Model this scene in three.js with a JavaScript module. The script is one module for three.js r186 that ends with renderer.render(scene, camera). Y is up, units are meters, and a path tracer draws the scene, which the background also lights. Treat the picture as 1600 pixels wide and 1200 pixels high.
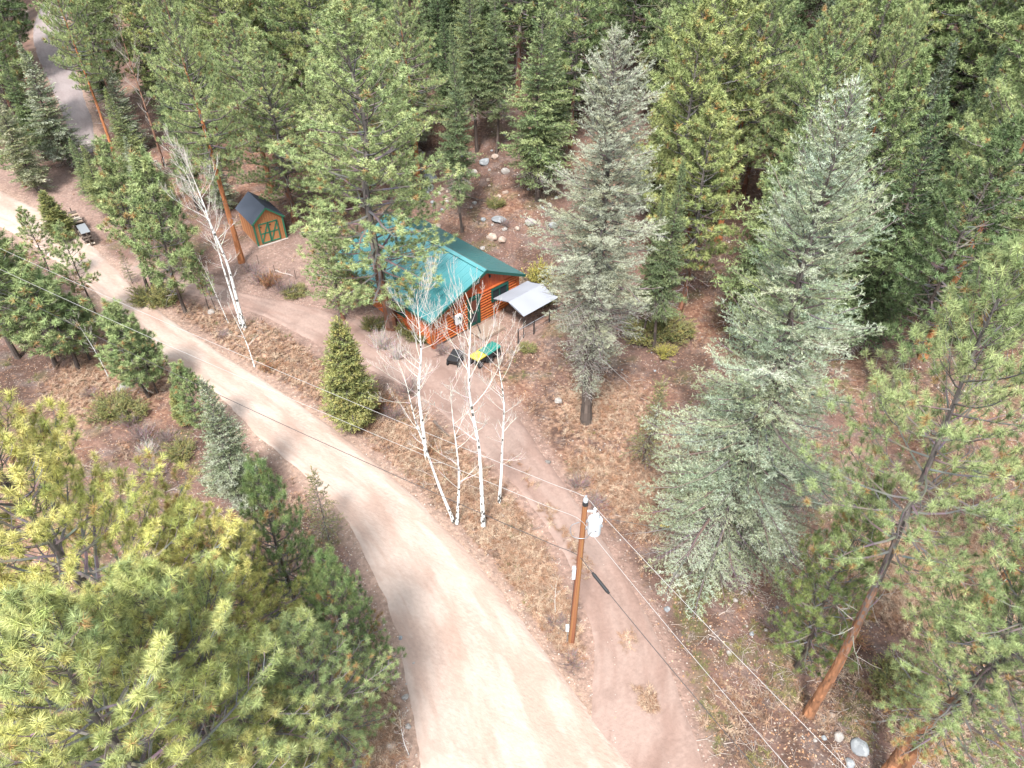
import * as THREE from 'three';
import { mergeGeometries } from 'three/addons/utils/BufferGeometryUtils.js';

// ------------------------------------------------------------------ camera, sky, sun, exposure
const scene = new THREE.Scene();
const CAM_H = 26, PITCH = 40 * Math.PI / 180, FOCAL = 1109;           // a drone 26 m up, 24 mm lens, looking 40 degrees down
const camera = new THREE.PerspectiveCamera(2 * Math.atan(600 / FOCAL) * 180 / Math.PI, 4 / 3, 0.1, 900);
camera.position.set(0, CAM_H, 0);
camera.lookAt(0, CAM_H - Math.sin(PITCH) * 10, -Math.cos(PITCH) * 10);
const renderer = new THREE.WebGLRenderer({ antialias: true });
renderer.toneMapping = THREE.LinearToneMapping;
renderer.toneMappingExposure = 2.75;
renderer.shadowMap.enabled = true;

const SUN = new THREE.Vector3(-0.12, 0.83, 0.54).normalize();
const sun = new THREE.DirectionalLight(new THREE.Color(1, 0.965, 0.92), 3.2);
sun.position.copy(SUN).multiplyScalar(120).add(new THREE.Vector3(0, 0, -40));
sun.target.position.set(0, 0, -40);
sun.castShadow = true;
sun.shadow.radius = 22;
sun.shadow.mapSize.set(4096, 4096);
Object.assign(sun.shadow.camera, { left: -90, right: 90, top: 90, bottom: -90, near: 1, far: 300 });
scene.add(sun, sun.target);

// ------------------------------------------------------------------ random numbers and noise
function rng(seed) {
  let a = seed >>> 0;
  return () => { a = (a + 0x6D2B79F5) | 0; let t = Math.imul(a ^ (a >>> 15), 1 | a); t = (t + Math.imul(t ^ (t >>> 7), 61 | t)) ^ t; return ((t ^ (t >>> 14)) >>> 0) / 4294967296; };
}
const hash2 = (x, y) => { let h = Math.imul(x | 0, 374761393) + Math.imul(y | 0, 668265263) | 0; h = Math.imul(h ^ (h >>> 13), 1274126177); return ((h ^ (h >>> 16)) >>> 0) / 4294967296; };
function noise(x, y) {
  const ix = Math.floor(x), iy = Math.floor(y), fx = x - ix, fy = y - iy, u = fx * fx * (3 - 2 * fx), v = fy * fy * (3 - 2 * fy);
  const a = hash2(ix, iy), b = hash2(ix + 1, iy), c = hash2(ix, iy + 1), d = hash2(ix + 1, iy + 1);
  return a + (b - a) * u + (c - a) * v + (a - b - c + d) * u * v;
}
function fbm(x, y, o = 4) { let s = 0, a = 0.5, n = 0; for (let i = 0; i < o; i++) { s += a * noise(x, y); n += a; a *= 0.5; x = x * 2.03 + 17.1; y = y * 2.03 + 5.7; } return s / n; }
const clamp = (x, a = 0, b = 1) => Math.min(b, Math.max(a, x)), mix = (a, b, t) => a + (b - a) * t, smooth = (a, b, x) => { const t = clamp((x - a) / (b - a)); return t * t * (3 - 2 * t); };
const mix3 = (a, b, t) => [mix(a[0], b[0], t), mix(a[1], b[1], t), mix(a[2], b[2], t)];
const V = (x, y, z) => new THREE.Vector3(x, y, z);

// an even, bright overcast sky
{
  const W = 512, H = 256, data = new Float32Array(W * H * 4);
  for (let r = 0; r < H; r++) for (let c = 0; c < W; c++) {
    const el = ((r + 0.5) / H - 0.5) * Math.PI, az = ((c + 0.5) / W - 0.5) * 2 * Math.PI;
    const d = V(Math.cos(az) * Math.cos(el), Math.sin(el), Math.sin(az) * Math.cos(el));
    const y = Math.max(0, d.y), k = 1 / (y + 0.25);
    const cloud = fbm(d.x * k * 1.6 + 40, d.z * k * 1.6 + 70, 5);
    const glow = Math.pow(Math.max(0, d.dot(SUN)), 5) * 0.35;
    const L = (0.54 + 0.34 * y) * (0.86 + 0.3 * (cloud - 0.5)) + glow;
    const blue = 0.06 + 0.12 * (1 - smooth(0.35, 0.6, cloud));
    const i = (r * W + c) * 4;
    data[i] = L * (1 - blue); data[i + 1] = L; data[i + 2] = L * (1 + blue * 0.9); data[i + 3] = 1;
  }
  const t = new THREE.DataTexture(data, W, H, THREE.RGBAFormat, THREE.FloatType);
  t.mapping = THREE.EquirectangularReflectionMapping; t.magFilter = THREE.LinearFilter; t.minFilter = THREE.LinearFilter; t.needsUpdate = true;
  scene.background = t; scene.environment = t;
}

// ------------------------------------------------------------------ terrain
const hillQ = (x, z) => 0.55 * x - 0.835 * z - 37;
function heightSmooth(x, z) {
  const q = hillQ(x, z), s = q > 30 ? q : 4 * Math.log(1 + Math.exp(q / 4));
  return 0.27 * s;
}
// a pixel of the 1600 x 1200 photograph becomes a place on the ground (or at a height): used once, to survey the site
function rayOf(px, py) {
  const dx = (px - 800) / FOCAL, dy = -(py - 600) / FOCAL, c = Math.cos(PITCH), s = Math.sin(PITCH);
  return V(dx, dy * c - s, -dy * s - c);
}
function atHeight(px, py, h) { const r = rayOf(px, py), t = (CAM_H - h) / -r.y; return V(r.x * t, h, r.z * t); }
function gnd(px, py) {
  const r = rayOf(px, py); let lo = 5, hi = 260;
  for (let t = 5; t < 260; t += 1) { if (CAM_H + r.y * t < heightSmooth(r.x * t, r.z * t)) { hi = t; lo = t - 1; break; } }
  for (let i = 0; i < 24; i++) { const m = (lo + hi) / 2; if (CAM_H + r.y * m < heightSmooth(r.x * m, r.z * m)) hi = m; else lo = m; }
  return V(r.x * hi, CAM_H + r.y * hi, r.z * hi);
}
function project(p) {
  const c = Math.cos(PITCH), s = Math.sin(PITCH), y = p.y - CAM_H, d = -y * s - p.z * c, u = y * c - p.z * s;
  return [800 + FOCAL * p.x / d, 600 - FOCAL * u / d, d];
}
const poly = (pts) => pts.map(([x, y]) => { const p = gnd(x, y); return [p.x, p.z]; });
function densify(pts, step) {
  const c = new THREE.CatmullRomCurve3(pts.map(([x, z]) => V(x, 0, z)), false, 'centripetal');
  return c.getSpacedPoints(Math.ceil(c.getLength() / step)).map((p) => [p.x, p.z]);
}
// edges of the road and the driveway as surveyed, left and right of travel towards the upper left
const roadL = densify(poly([[690, 1330], [664, 1200], [645, 1090], [622, 985], [590, 900], [545, 815], [480, 745], [405, 680], [335, 610], [270, 562], [205, 508], [150, 455], [90, 408], [30, 368], [-60, 322], [-180, 262]]), 0.4);
const roadR = densify(poly([[1150, 1330], [985, 1200], [900, 1092], [835, 1003], [765, 905], [690, 822], [600, 737], [500, 657], [410, 594], [318, 536], [245, 484], [196, 440], [150, 392], [100, 352], [0, 300], [-120, 240]]), 0.4);
const driveL = densify(poly([[905, 1235], [925, 1120], [930, 1010], [895, 890], [845, 805], [785, 735], [730, 680], [675, 632], [610, 592], [540, 560], [470, 522], [400, 488], [330, 468], [255, 452], [190, 436]]), 0.4);
const driveR = densify(poly([[1110, 1235], [1080, 1150], [1035, 1020], [965, 885], [890, 775], [840, 700], [790, 630], [735, 580], [680, 545], [600, 512], [520, 490], [450, 472], [390, 462], [320, 440], [250, 424], [190, 412]]), 0.4);
const roadTopL = densify(poly([[118, 240], [100, 180], [72, 110], [56, 60], [62, 20], [84, -12]]), 0.8);
const roadTopR = densify(poly([[150, 240], [141, 185], [122, 130], [108, 70], [100, 25], [112, -12]]), 0.8);
const GX0 = -52, GX1 = 36, GZ0 = -84, GZ1 = -4;                        // the nearer ground
// a raster of what lies where: signed distances to strips would be slow, so strips are filled into a grid
const CELL = 0.25, GW = Math.round((GX1 - GX0 + 40) / CELL), GH = Math.round((GZ1 - GZ0 + 60) / CELL), MX0 = GX0 - 20, MZ0 = GZ0 - 50;
const stripMask = { road: new Float32Array(GW * GH), drive: new Float32Array(GW * GH) };
function fillStrip(mask, L, R) {
  const n = 500;
  for (let i = 0; i < n; i++) {
    const a = L[Math.min(L.length - 1, Math.floor(i / n * L.length))], b = R[Math.min(R.length - 1, Math.floor(i / n * R.length))];
    const len = Math.hypot(a[0] - b[0], a[1] - b[1]), m = Math.ceil(len / 0.12);
    for (let k = 0; k <= m; k++) {
      const x = mix(a[0], b[0], k / m), z = mix(a[1], b[1], k / m), cx = Math.floor((x - MX0) / CELL), cz = Math.floor((z - MZ0) / CELL);
      for (let oz = -1; oz <= 1; oz++) for (let ox = -1; ox <= 1; ox++) { const gx = cx + ox, gz = cz + oz; if (gx >= 0 && gz >= 0 && gx < GW && gz < GH) mask[gz * GW + gx] = 1; }
    }
  }
}
fillStrip(stripMask.road, roadL, roadR); fillStrip(stripMask.road, roadTopL, roadTopR); fillStrip(stripMask.drive, driveL, driveR);
function blur(m, r) {
  const t = new Float32Array(GW * GH), o = new Float32Array(GW * GH);
  for (let z = 0; z < GH; z++) { let s = 0; for (let x = -r; x < GW; x++) { if (x + r < GW) s += m[z * GW + x + r]; if (x - r - 1 >= 0) s -= m[z * GW + x - r - 1]; if (x >= 0) t[z * GW + x] = s / (2 * r + 1); } }
  for (let x = 0; x < GW; x++) { let s = 0; for (let z = -r; z < GH; z++) { if (z + r < GH) s += t[(z + r) * GW + x]; if (z - r - 1 >= 0) s -= t[(z - r - 1) * GW + x]; if (z >= 0) o[z * GW + x] = s / (2 * r + 1); } }
  return o;
}
const roadSoft = blur(blur(stripMask.road, 2), 2), driveSoft = blur(blur(stripMask.drive, 2), 2);
function look(m, x, z) {
  const fx = (x - MX0) / CELL - 0.5, fz = (z - MZ0) / CELL - 0.5, ix = Math.floor(fx), iz = Math.floor(fz);
  if (ix < 0 || iz < 0 || ix >= GW - 1 || iz >= GH - 1) return 0;
  const u = fx - ix, v = fz - iz, i = iz * GW + ix;
  return mix(mix(m[i], m[i + 1], u), mix(m[i + GW], m[i + GW + 1], u), v);
}
const onRoad = (x, z) => look(roadSoft, x, z), onDrive = (x, z) => look(driveSoft, x, z);
// bare yard round the cabin and the shed
const yardSpots = [[470, 425, 6.5], [430, 400, 5], [520, 455, 5], [60, 345, 7], [115, 345, 6], [560, 520, 4], [800, 515, 2.4], [775, 525, 2], [10, 310, 7], [690, 540, 3], [-50, 300, 8]].map(([x, y, r]) => { const p = gnd(x, y); return [p.x, p.z, r]; });
function onYard(x, z) { let s = 0; for (const [a, b, r] of yardSpots) { const d = Math.hypot(x - a, z - b) / r; if (d < 1) s = Math.max(s, smooth(1, 0.55, d + 0.3 * (fbm(x * 0.5, z * 0.5, 3) - 0.5))); } return s; }
function height(x, z) {
  const bare = clamp(Math.max(onRoad(x, z), onDrive(x, z), onYard(x, z)) * 1.2), q = hillQ(x, z);
  const rough = (fbm(x * 0.22 + 3, z * 0.22 + 9, 3) - 0.5) * 0.7 + (fbm(x * 1.3, z * 1.3, 3) - 0.5) * 0.22 * (1 + smooth(0, 25, q));
  return heightSmooth(x, z) + rough * (1 - bare) + 0.04 * (fbm(x * 0.9, z * 0.9, 2) - 0.5) * bare;
}
const onGround = (px, py) => { const p = gnd(px, py); p.y = height(p.x, p.z); return p; };

// what the ground is made of
const C = { straw: [0.23, 0.129, 0.081], strawPale: [0.331, 0.216, 0.147], rust: [0.175, 0.0718, 0.0414], duff: [0.0736, 0.0396, 0.0285], soil: [0.131, 0.0736, 0.057], pink: [0.216, 0.138, 0.112], grey: [0.147, 0.11, 0.0994], moss: [0.092, 0.081, 0.0368], dirt: [0.276, 0.189, 0.145] };
const vergeA = gnd(800, 800), vergeB = gnd(640, 690), vergeC = gnd(480, 610), vergeD = gnd(870, 960);
const strawSpots = [[800, 830, 4], [700, 740, 4.5], [600, 690, 4.5], [520, 640, 4], [450, 590, 4], [860, 960, 4], [380, 545, 4], [880, 1060, 3], [930, 735, 2], [1480, 900, 4], [1050, 760, 4], [300, 500, 3], [180, 590, 4], [640, 1120, 2.2], [940, 640, 3]].map(([x, y, r]) => { const p = gnd(x, y); return [p.x, p.z, r]; });
const strawAt = (x, z) => { let s = 0; for (const [a, b, r] of strawSpots) { const d = Math.hypot(x - a, z - b) / r; if (d < 1.2) s = Math.max(s, smooth(1.2, 0.3, d)); } return s; };
function groundBase(x, z) {                                            // colours that change over a foot or more
  const big = fbm(x * 0.16 + 5, z * 0.16 + 11, 3), mid = fbm(x * 0.9 + 31, z * 0.9 + 2, 3), yard = onYard(x, z), road = onRoad(x, z), drive = onDrive(x, z);
  const straw = clamp(strawAt(x, z) * 1.1 + (big - 0.5) * 1.3);
  let c = mix3(C.duff, C.soil, smooth(0.35, 0.65, mid));
  c = mix3(c, C.rust, smooth(0.5, 0.7, big) * 0.5 * smooth(0.35, 0.6, fbm(x * 0.5 + 9, z * 0.5, 2)));
  c = mix3(c, C.moss, 0.5 * smooth(0.6, 0.74, fbm(x * 0.7 + 60, z * 0.7 + 13, 3)) * (1 - yard));
  c = mix3(c, C.grey, smooth(0.55, 0.72, fbm(x * 1.7 + 8, z * 1.7 + 77, 2)) * 0.5);
  const bare = clamp(yard + smooth(0.05, 0.6, drive) + smooth(0.05, 0.55, road) + (mid - 0.5) * 0.7 * (yard > 0 ? 1 : 0)), e = mix3(C.pink, C.dirt, clamp(road + 0.25 * mid));
  return [...c, straw * (0.4 + mid), bare, ...e];
}
function groundTexture(W, H, x0, x1, z0, z1, step, freq) {
  const nx = Math.ceil((x1 - x0) / step) + 1, nz = Math.ceil((z1 - z0) / step) + 1, N = 8, f = new Float32Array(nx * nz * N), s = new Float32Array(N);
  for (let j = 0; j < nz; j++) for (let i = 0; i < nx; i++) f.set(groundBase(x0 + i * step, z0 + j * step), (j * nx + i) * N);
  return colorTexture(W, H, (u, v) => {
    const x = mix(x0, x1, u), z = mix(z0, z1, v), gx = Math.min(nx - 1.001, (x - x0) / step), gz = Math.min(nz - 1.001, (z - z0) / step), ix = Math.floor(gx), iz = Math.floor(gz), p = gx - ix, q = gz - iz, o = (iz * nx + ix) * N;
    for (let k = 0; k < N; k++) s[k] = mix(mix(f[o + k], f[o + N + k], p), mix(f[o + nx * N + k], f[o + nx * N + N + k], p), q);
    const fine = fbm(x * freq, z * freq, 3), grit = hash2(Math.floor(x * 24), Math.floor(z * 24)), dry = hash2(Math.floor(x * 9 + z * 5), Math.floor(z * 13));
    let c = [s[0], s[1], s[2]]; const st = clamp(s[3]);
    c = mix3(c, C.straw, st * smooth(0.25, 0.55, fine)); c = mix3(c, C.strawPale, st * smooth(0.5, 0.72, fine));
    c = mix3(c, [s[5], s[6], s[7]], clamp(s[4]) * (0.75 + 0.25 * fine));
    const g = 0.72 + 0.56 * fine + (grit - 0.5) * 0.3;
    if (grit > 0.985) c = mix3(c, [0.42, 0.37, 0.32], 0.7);
    if (grit < 0.05 && s[4] < 0.5) c = mix3(c, [0.06, 0.04, 0.03], 0.6);
    if (dry > 0.93 && s[4] < 0.5) c = mix3(c, C.straw, 0.5);
    return [c[0] * g, c[1] * g, c[2] * g];
  });
}
const toSRGB = (v) => { v = clamp(v); return Math.round(255 * (v <= 0.0031308 ? v * 12.92 : 1.055 * Math.pow(v, 1 / 2.4) - 0.055)); };
function colorTexture(W, H, fn) {
  const d = new Uint8Array(W * H * 4);
  for (let j = 0; j < H; j++) for (let i = 0; i < W; i++) { const c = fn((i + 0.5) / W, (j + 0.5) / H), k = (j * W + i) * 4; d[k] = toSRGB(c[0]); d[k + 1] = toSRGB(c[1]); d[k + 2] = toSRGB(c[2]); d[k + 3] = 255; }
  const t = new THREE.DataTexture(d, W, H, THREE.RGBAFormat); t.colorSpace = THREE.SRGBColorSpace; t.magFilter = THREE.LinearFilter; t.minFilter = THREE.LinearMipmapLinearFilter; t.generateMipmaps = true;
  t.wrapS = t.wrapT = THREE.RepeatWrapping; t.needsUpdate = true; return t;
}
function grayTexture(W, H, fn) {
  const d = new Uint8Array(W * H * 4);
  for (let j = 0; j < H; j++) for (let i = 0; i < W; i++) { const v = Math.round(255 * clamp(fn((i + 0.5) / W, (j + 0.5) / H))), k = (j * W + i) * 4; d[k] = d[k + 1] = d[k + 2] = v; d[k + 3] = 255; }
  const t = new THREE.DataTexture(d, W, H, THREE.RGBAFormat); t.magFilter = THREE.LinearFilter; t.wrapS = t.wrapT = THREE.RepeatWrapping; t.needsUpdate = true; return t;
}
// value noise that repeats, for tiling textures
function tileFbm(u, v, n, o = 4) {
  let s = 0, a = 0.5, w = 0;
  for (let k = 0; k < o; k++, n *= 2, a *= 0.5) {
    const x = u * n, y = v * n, ix = Math.floor(x), iy = Math.floor(y), fx = x - ix, fy = y - iy, p = fx * fx * (3 - 2 * fx), q = fy * fy * (3 - 2 * fy), m = (i) => ((i % n) + n) % n;
    s += a * mix(mix(hash2(m(ix) + k * 91, m(iy)), hash2(m(ix + 1) + k * 91, m(iy)), p), mix(hash2(m(ix) + k * 91, m(iy + 1)), hash2(m(ix + 1) + k * 91, m(iy + 1)), p), q); w += a;
  }
  return s / w;
}
const bumpNoise = grayTexture(512, 512, (u, v) => tileFbm(u, v, 16, 5));

// ------------------------------------------------------------------ object helpers
const taken = new Map();
function numbered(name) { const n = taken.get(name) ?? 0; taken.set(name, n + 1); return n ? name + '_' + String(n).padStart(3, '0') : name; }
function lit(o) { o.castShadow = true; o.receiveShadow = true; return o; }
function thing(name, label, category, pos = V(0, 0, 0), turn = 0, group) {
  const g = new THREE.Group(); g.name = numbered(name); g.position.copy(pos); g.rotation.y = turn; g.userData = { label, category }; if (group) g.userData.group = group; scene.add(g); return g;
}
function part(parent, name, geo, mat) { const m = lit(new THREE.Mesh(geo, mat)); m.name = name; parent.add(m); return m; }
function structure(name, geo, mat) { const m = lit(new THREE.Mesh(geo, mat)); m.name = numbered(name); m.userData.kind = 'structure'; scene.add(m); return m; }
function solo(name, label, category, geo, mat, pos, group) { const m = lit(new THREE.Mesh(geo, mat)); m.name = numbered(name); if (pos) m.position.copy(pos); m.userData = { label, category }; if (group) m.userData.group = group; scene.add(m); return m; }
const std = (r, g, b, rough = 0.85, extra = {}) => new THREE.MeshStandardMaterial({ color: new THREE.Color().setRGB(r, g, b), roughness: rough, ...extra });
function box(w, h, d, x = 0, y = 0, z = 0) { const g = new THREE.BoxGeometry(w, h, d); g.translate(x, y, z); return g; }
function bar(a, b, r, sides = 6, r2 = r) {
  const d = b.clone().sub(a), g = new THREE.CylinderGeometry(r2, r, d.length(), sides); g.translate(0, d.length() / 2, 0);
  g.applyQuaternion(new THREE.Quaternion().setFromUnitVectors(V(0, 1, 0), d.normalize())); g.translate(a.x, a.y, a.z); return g;
}

// ------------------------------------------------------------------ ground, road, driveway
function gridGeo(x0, x1, z0, z1, step, hf, skip) {
  const nx = Math.round((x1 - x0) / step), nz = Math.round((z1 - z0) / step), p = new Float32Array((nx + 1) * (nz + 1) * 3), uv = new Float32Array((nx + 1) * (nz + 1) * 2), idx = [];
  for (let j = 0, k = 0; j <= nz; j++) for (let i = 0; i <= nx; i++, k++) { const x = x0 + i * step, z = z0 + j * step; p[k * 3] = x; p[k * 3 + 1] = hf(x, z); p[k * 3 + 2] = z; uv[k * 2] = (x - x0) / (x1 - x0); uv[k * 2 + 1] = (z - z0) / (z1 - z0); }
  for (let j = 0; j < nz; j++) for (let i = 0; i < nx; i++) { if (skip && skip(x0 + (i + 0.5) * step, z0 + (j + 0.5) * step)) continue; const a = j * (nx + 1) + i, b = a + 1, c = a + nx + 1, d = c + 1; idx.push(a, c, b, b, c, d); }
  const g = new THREE.BufferGeometry(); g.setAttribute('position', new THREE.BufferAttribute(p, 3)); g.setAttribute('uv', new THREE.BufferAttribute(uv, 2)); g.setIndex(idx); g.computeVertexNormals(); return g;
}
{
  const tex = groundTexture(2048, 1900, GX0, GX1, GZ0, GZ1, 0.22, 6.5);
  const b = bumpNoise.clone(); b.repeat.set((GX1 - GX0) / 1.6, (GZ1 - GZ0) / 1.6); b.needsUpdate = true;
  structure('ground', gridGeo(GX0, GX1, GZ0, GZ1, 0.32, height), new THREE.MeshStandardMaterial({ map: tex, roughness: 1, bumpMap: b, bumpScale: 0.05 }));
  const far = groundTexture(1024, 1024, -212, 204, -324, 76, 1.5, 2);
  structure('hillside', gridGeo(-212, 204, -324, 76, 4, (x, z) => height(x, z) - 0.12, (x, z) => x > GX0 + 4 && x < GX1 - 4 && z > GZ0 + 4 && z < GZ1 - 4), new THREE.MeshStandardMaterial({ map: far, roughness: 1 }));
}
function stripGeo(L, R, step, lift, metres) {
  const n = Math.round(Math.max(L.length, R.length)), m = 22, p = [], uv = [], idx = []; let run = 0, last = null;
  for (let i = 0; i < n; i++) {
    const a = L[Math.min(L.length - 1, Math.round(i / (n - 1) * (L.length - 1)))], b = R[Math.min(R.length - 1, Math.round(i / (n - 1) * (R.length - 1)))];
    const cx = (a[0] + b[0]) / 2, cz = (a[1] + b[1]) / 2; if (last) run += Math.hypot(cx - last[0], cz - last[1]); last = [cx, cz];
    const len = Math.hypot(a[0] - b[0], a[1] - b[1]) || 1, ex = (b[0] - a[0]) / len, ez = (b[1] - a[1]) / len;
    for (let k = 0; k <= m; k++) {
      const s = k / m, over = 0.35, t = mix(-over, len + over, s), x = a[0] + ex * t, z = a[1] + ez * t;
      const edge = Math.min(t + over, len + over - t), w = noise(x * 0.9, z * 0.9) * 0.5 + noise(x * 3, z * 3) * 0.3;
      const rut = -0.035 * (Math.exp(-Math.pow((s - 0.3) / 0.07, 2)) + Math.exp(-Math.pow((s - 0.7) / 0.07, 2)));
      p.push(x, height(x, z) + lift * smooth(0.25, 0.75, edge / 0.7 + w - 0.25) - 0.09 * (1 - smooth(0, 0.45, edge)) + rut + (fbm(x * 2.2, z * 2.2, 3) - 0.5) * 0.035, z);
      uv.push(t / metres, run / metres);
    }
  }
  for (let i = 0; i < n - 1; i++) for (let k = 0; k < m; k++) { const a = i * (m + 1) + k, b = a + 1, c = a + m + 1, d = c + 1; idx.push(a, b, c, b, d, c); }
  const g = new THREE.BufferGeometry(); g.setAttribute('position', new THREE.Float32BufferAttribute(p, 3)); g.setAttribute('uv', new THREE.Float32BufferAttribute(uv, 2)); g.setIndex(idx); g.computeVertexNormals(); return g;
}
function dirtMat(base, pale, dark, seed, along = 16) {
  const t = colorTexture(1024, 1024, (u, v) => {
    const a = tileFbm(u + seed, v, 4, 4), b = tileFbm(u, v + seed, 64, 3), s = tileFbm(u * 1, v * 0.25 + seed, 16, 4), grit = hash2(Math.floor(u * 1024), Math.floor(v * 1024) + seed * 7);
    let c = mix3(base, pale, smooth(0.38, 0.68, s * 0.65 + a * 0.35)); c = mix3(c, dark, smooth(0.55, 0.8, tileFbm(u + 0.3, v + 0.7, 8, 4)) * 0.35);
    const wander = 0.05 * (tileFbm(0.5, v, 4, 2) - 0.5), track = Math.max(Math.exp(-(((u - 0.17 - wander) / 0.05) ** 2)), Math.exp(-(((u - 0.42 - wander) / 0.05) ** 2))); c = mix3(c, pale, 0.6 * track * (0.4 + b));   // packed wheel tracks
    const g = 0.9 + 0.2 * b + (grit > 0.992 ? 0.16 : grit < 0.012 ? -0.3 : 0); return c.map((x) => x * g);
  });
  const bump = bumpNoise.clone(); bump.repeat.set(4, 4); bump.needsUpdate = true;
  return new THREE.MeshStandardMaterial({ map: t, roughness: 1, bumpMap: bump, bumpScale: 0.02 });
}
const roadMat = dirtMat([0.31, 0.218, 0.176], [0.365, 0.282, 0.238], [0.24, 0.158, 0.122], 3), driveMat = dirtMat([0.21, 0.135, 0.11], [0.265, 0.185, 0.155], [0.145, 0.088, 0.07], 11), farRoadMat = dirtMat([0.21, 0.17, 0.165], [0.24, 0.2, 0.195], [0.17, 0.14, 0.135], 19);
structure('dirt_road', stripGeo(roadL, roadR, 0.4, 0.07, 8), roadMat);
structure('driveway', stripGeo(driveL, driveR, 0.4, 0.045, 8), driveMat);
structure('dirt_road', stripGeo(roadTopL, roadTopR, 0.8, 0.1, 8), farRoadMat);
// ------------------------------------------------------------------ trees
class Tris {
  constructor() { this.p = new Float32Array(90000); this.c = new Float32Array(90000); this.n = 0; }
  tri(ax, ay, az, bx, by, bz, cx, cy, cz, col) {
    if (this.n + 9 > this.p.length) { const a = new Float32Array(this.p.length * 2), b = new Float32Array(this.p.length * 2); a.set(this.p); b.set(this.c); this.p = a; this.c = b; }
    const i = this.n, p = this.p, c = this.c;
    p[i] = ax; p[i + 1] = ay; p[i + 2] = az; p[i + 3] = bx; p[i + 4] = by; p[i + 5] = bz; p[i + 6] = cx; p[i + 7] = cy; p[i + 8] = cz;
    for (let k = 0; k < 9; k += 3) { c[i + k] = col[0]; c[i + k + 1] = col[1]; c[i + k + 2] = col[2]; }
    this.n += 9;
  }
  tube(pts, rad, sides, colorAt) {
    let prev = null;
    for (let i = 0; i < pts.length; i++) {
      const d = pts[Math.min(i + 1, pts.length - 1)].clone().sub(pts[Math.max(0, i - 1)]).normalize(), s = Math.abs(d.y) > 0.9 ? V(1, 0, 0) : V(0, 1, 0), u = d.clone().cross(s).normalize(), v = d.clone().cross(u), ring = [];
      for (let k = 0; k < sides; k++) { const a = k / sides * 2 * Math.PI, r = rad(i, k); ring.push(pts[i].clone().addScaledVector(u, Math.cos(a) * r).addScaledVector(v, Math.sin(a) * r)); }
      if (prev) for (let k = 0; k < sides; k++) {
        const a = prev[k], b = prev[(k + 1) % sides], c = ring[k], e = ring[(k + 1) % sides], col = colorAt(i, k);
        this.tri(a.x, a.y, a.z, b.x, b.y, b.z, c.x, c.y, c.z, col); this.tri(b.x, b.y, b.z, e.x, e.y, e.z, c.x, c.y, c.z, col);
      }
      prev = ring;
    }
  }
  geo() {
    const g = new THREE.BufferGeometry(); g.setAttribute('position', new THREE.BufferAttribute(this.p.slice(0, this.n), 3)); g.setAttribute('color', new THREE.BufferAttribute(this.c.slice(0, this.n), 3)); g.computeVertexNormals(); return g;
  }
}
const perp = (d, R) => { const v = V(R() - 0.5, R() - 0.5, R() - 0.5).cross(d); return v.lengthSq() < 1e-6 ? V(1, 0, 0) : v.normalize(); };
const needle = (T, x, y, z, d, s, len, w, col) => T.tri(x - s.x * w, y - s.y * w, z - s.z * w, x + s.x * w, y + s.y * w, z + s.z * w, x + d.x * len, y + d.y * len, z + d.z * len, col);
// a burst of long needles round the end of a twig
function tuft(T, p, axis, o, R, col) {
  const d = V(0, 0, 0), s = V(0, 0, 0);
  for (let i = 0; i < o.n; i++) {
    const q = perp(axis, R), th = 0.15 + 1.55 * Math.pow(R(), 0.8), back = R() * o.len * 0.8;
    d.copy(axis).multiplyScalar(Math.cos(th)).addScaledVector(q, Math.sin(th)); s.copy(d).cross(perp(d, R)).normalize();
    const k = 0.66 + 0.62 * R();
    needle(T, p.x - axis.x * back, p.y - axis.y * back, p.z - axis.z * back, d, s, o.len * (0.7 + 0.4 * R()), o.w * 0.5, [col[0] * k, col[1] * k, col[2] * k]);
  }
}
// short needles along a twig
function brush(T, a, b, o, R, col) {
  const ax = b.clone().sub(a), L = ax.length(); ax.divideScalar(L || 1); const n = Math.max(3, Math.round(L / o.step * o.per)), d = V(0, 0, 0), s = V(0, 0, 0);
  for (let i = 0; i < n; i++) {
    const t = (i + R()) / n, q = perp(ax, R), k = 0.66 + 0.64 * R(); q.y += 0.25;
    d.copy(ax).multiplyScalar(0.75).addScaledVector(q, 0.8).normalize(); s.copy(d).cross(perp(d, R)).normalize();
    needle(T, a.x + ax.x * L * t, a.y + ax.y * L * t, a.z + ax.z * L * t, d, s, o.len * (0.7 + 0.5 * R()), o.w * 0.5, [col[0] * k, col[1] * k, col[2] * k]);
  }
}
const pick = (pal, R) => { const a = pal[Math.floor(R() * pal.length)], b = pal[Math.floor(R() * pal.length)]; return mix3(a, b, R() * 0.6); };
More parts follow.
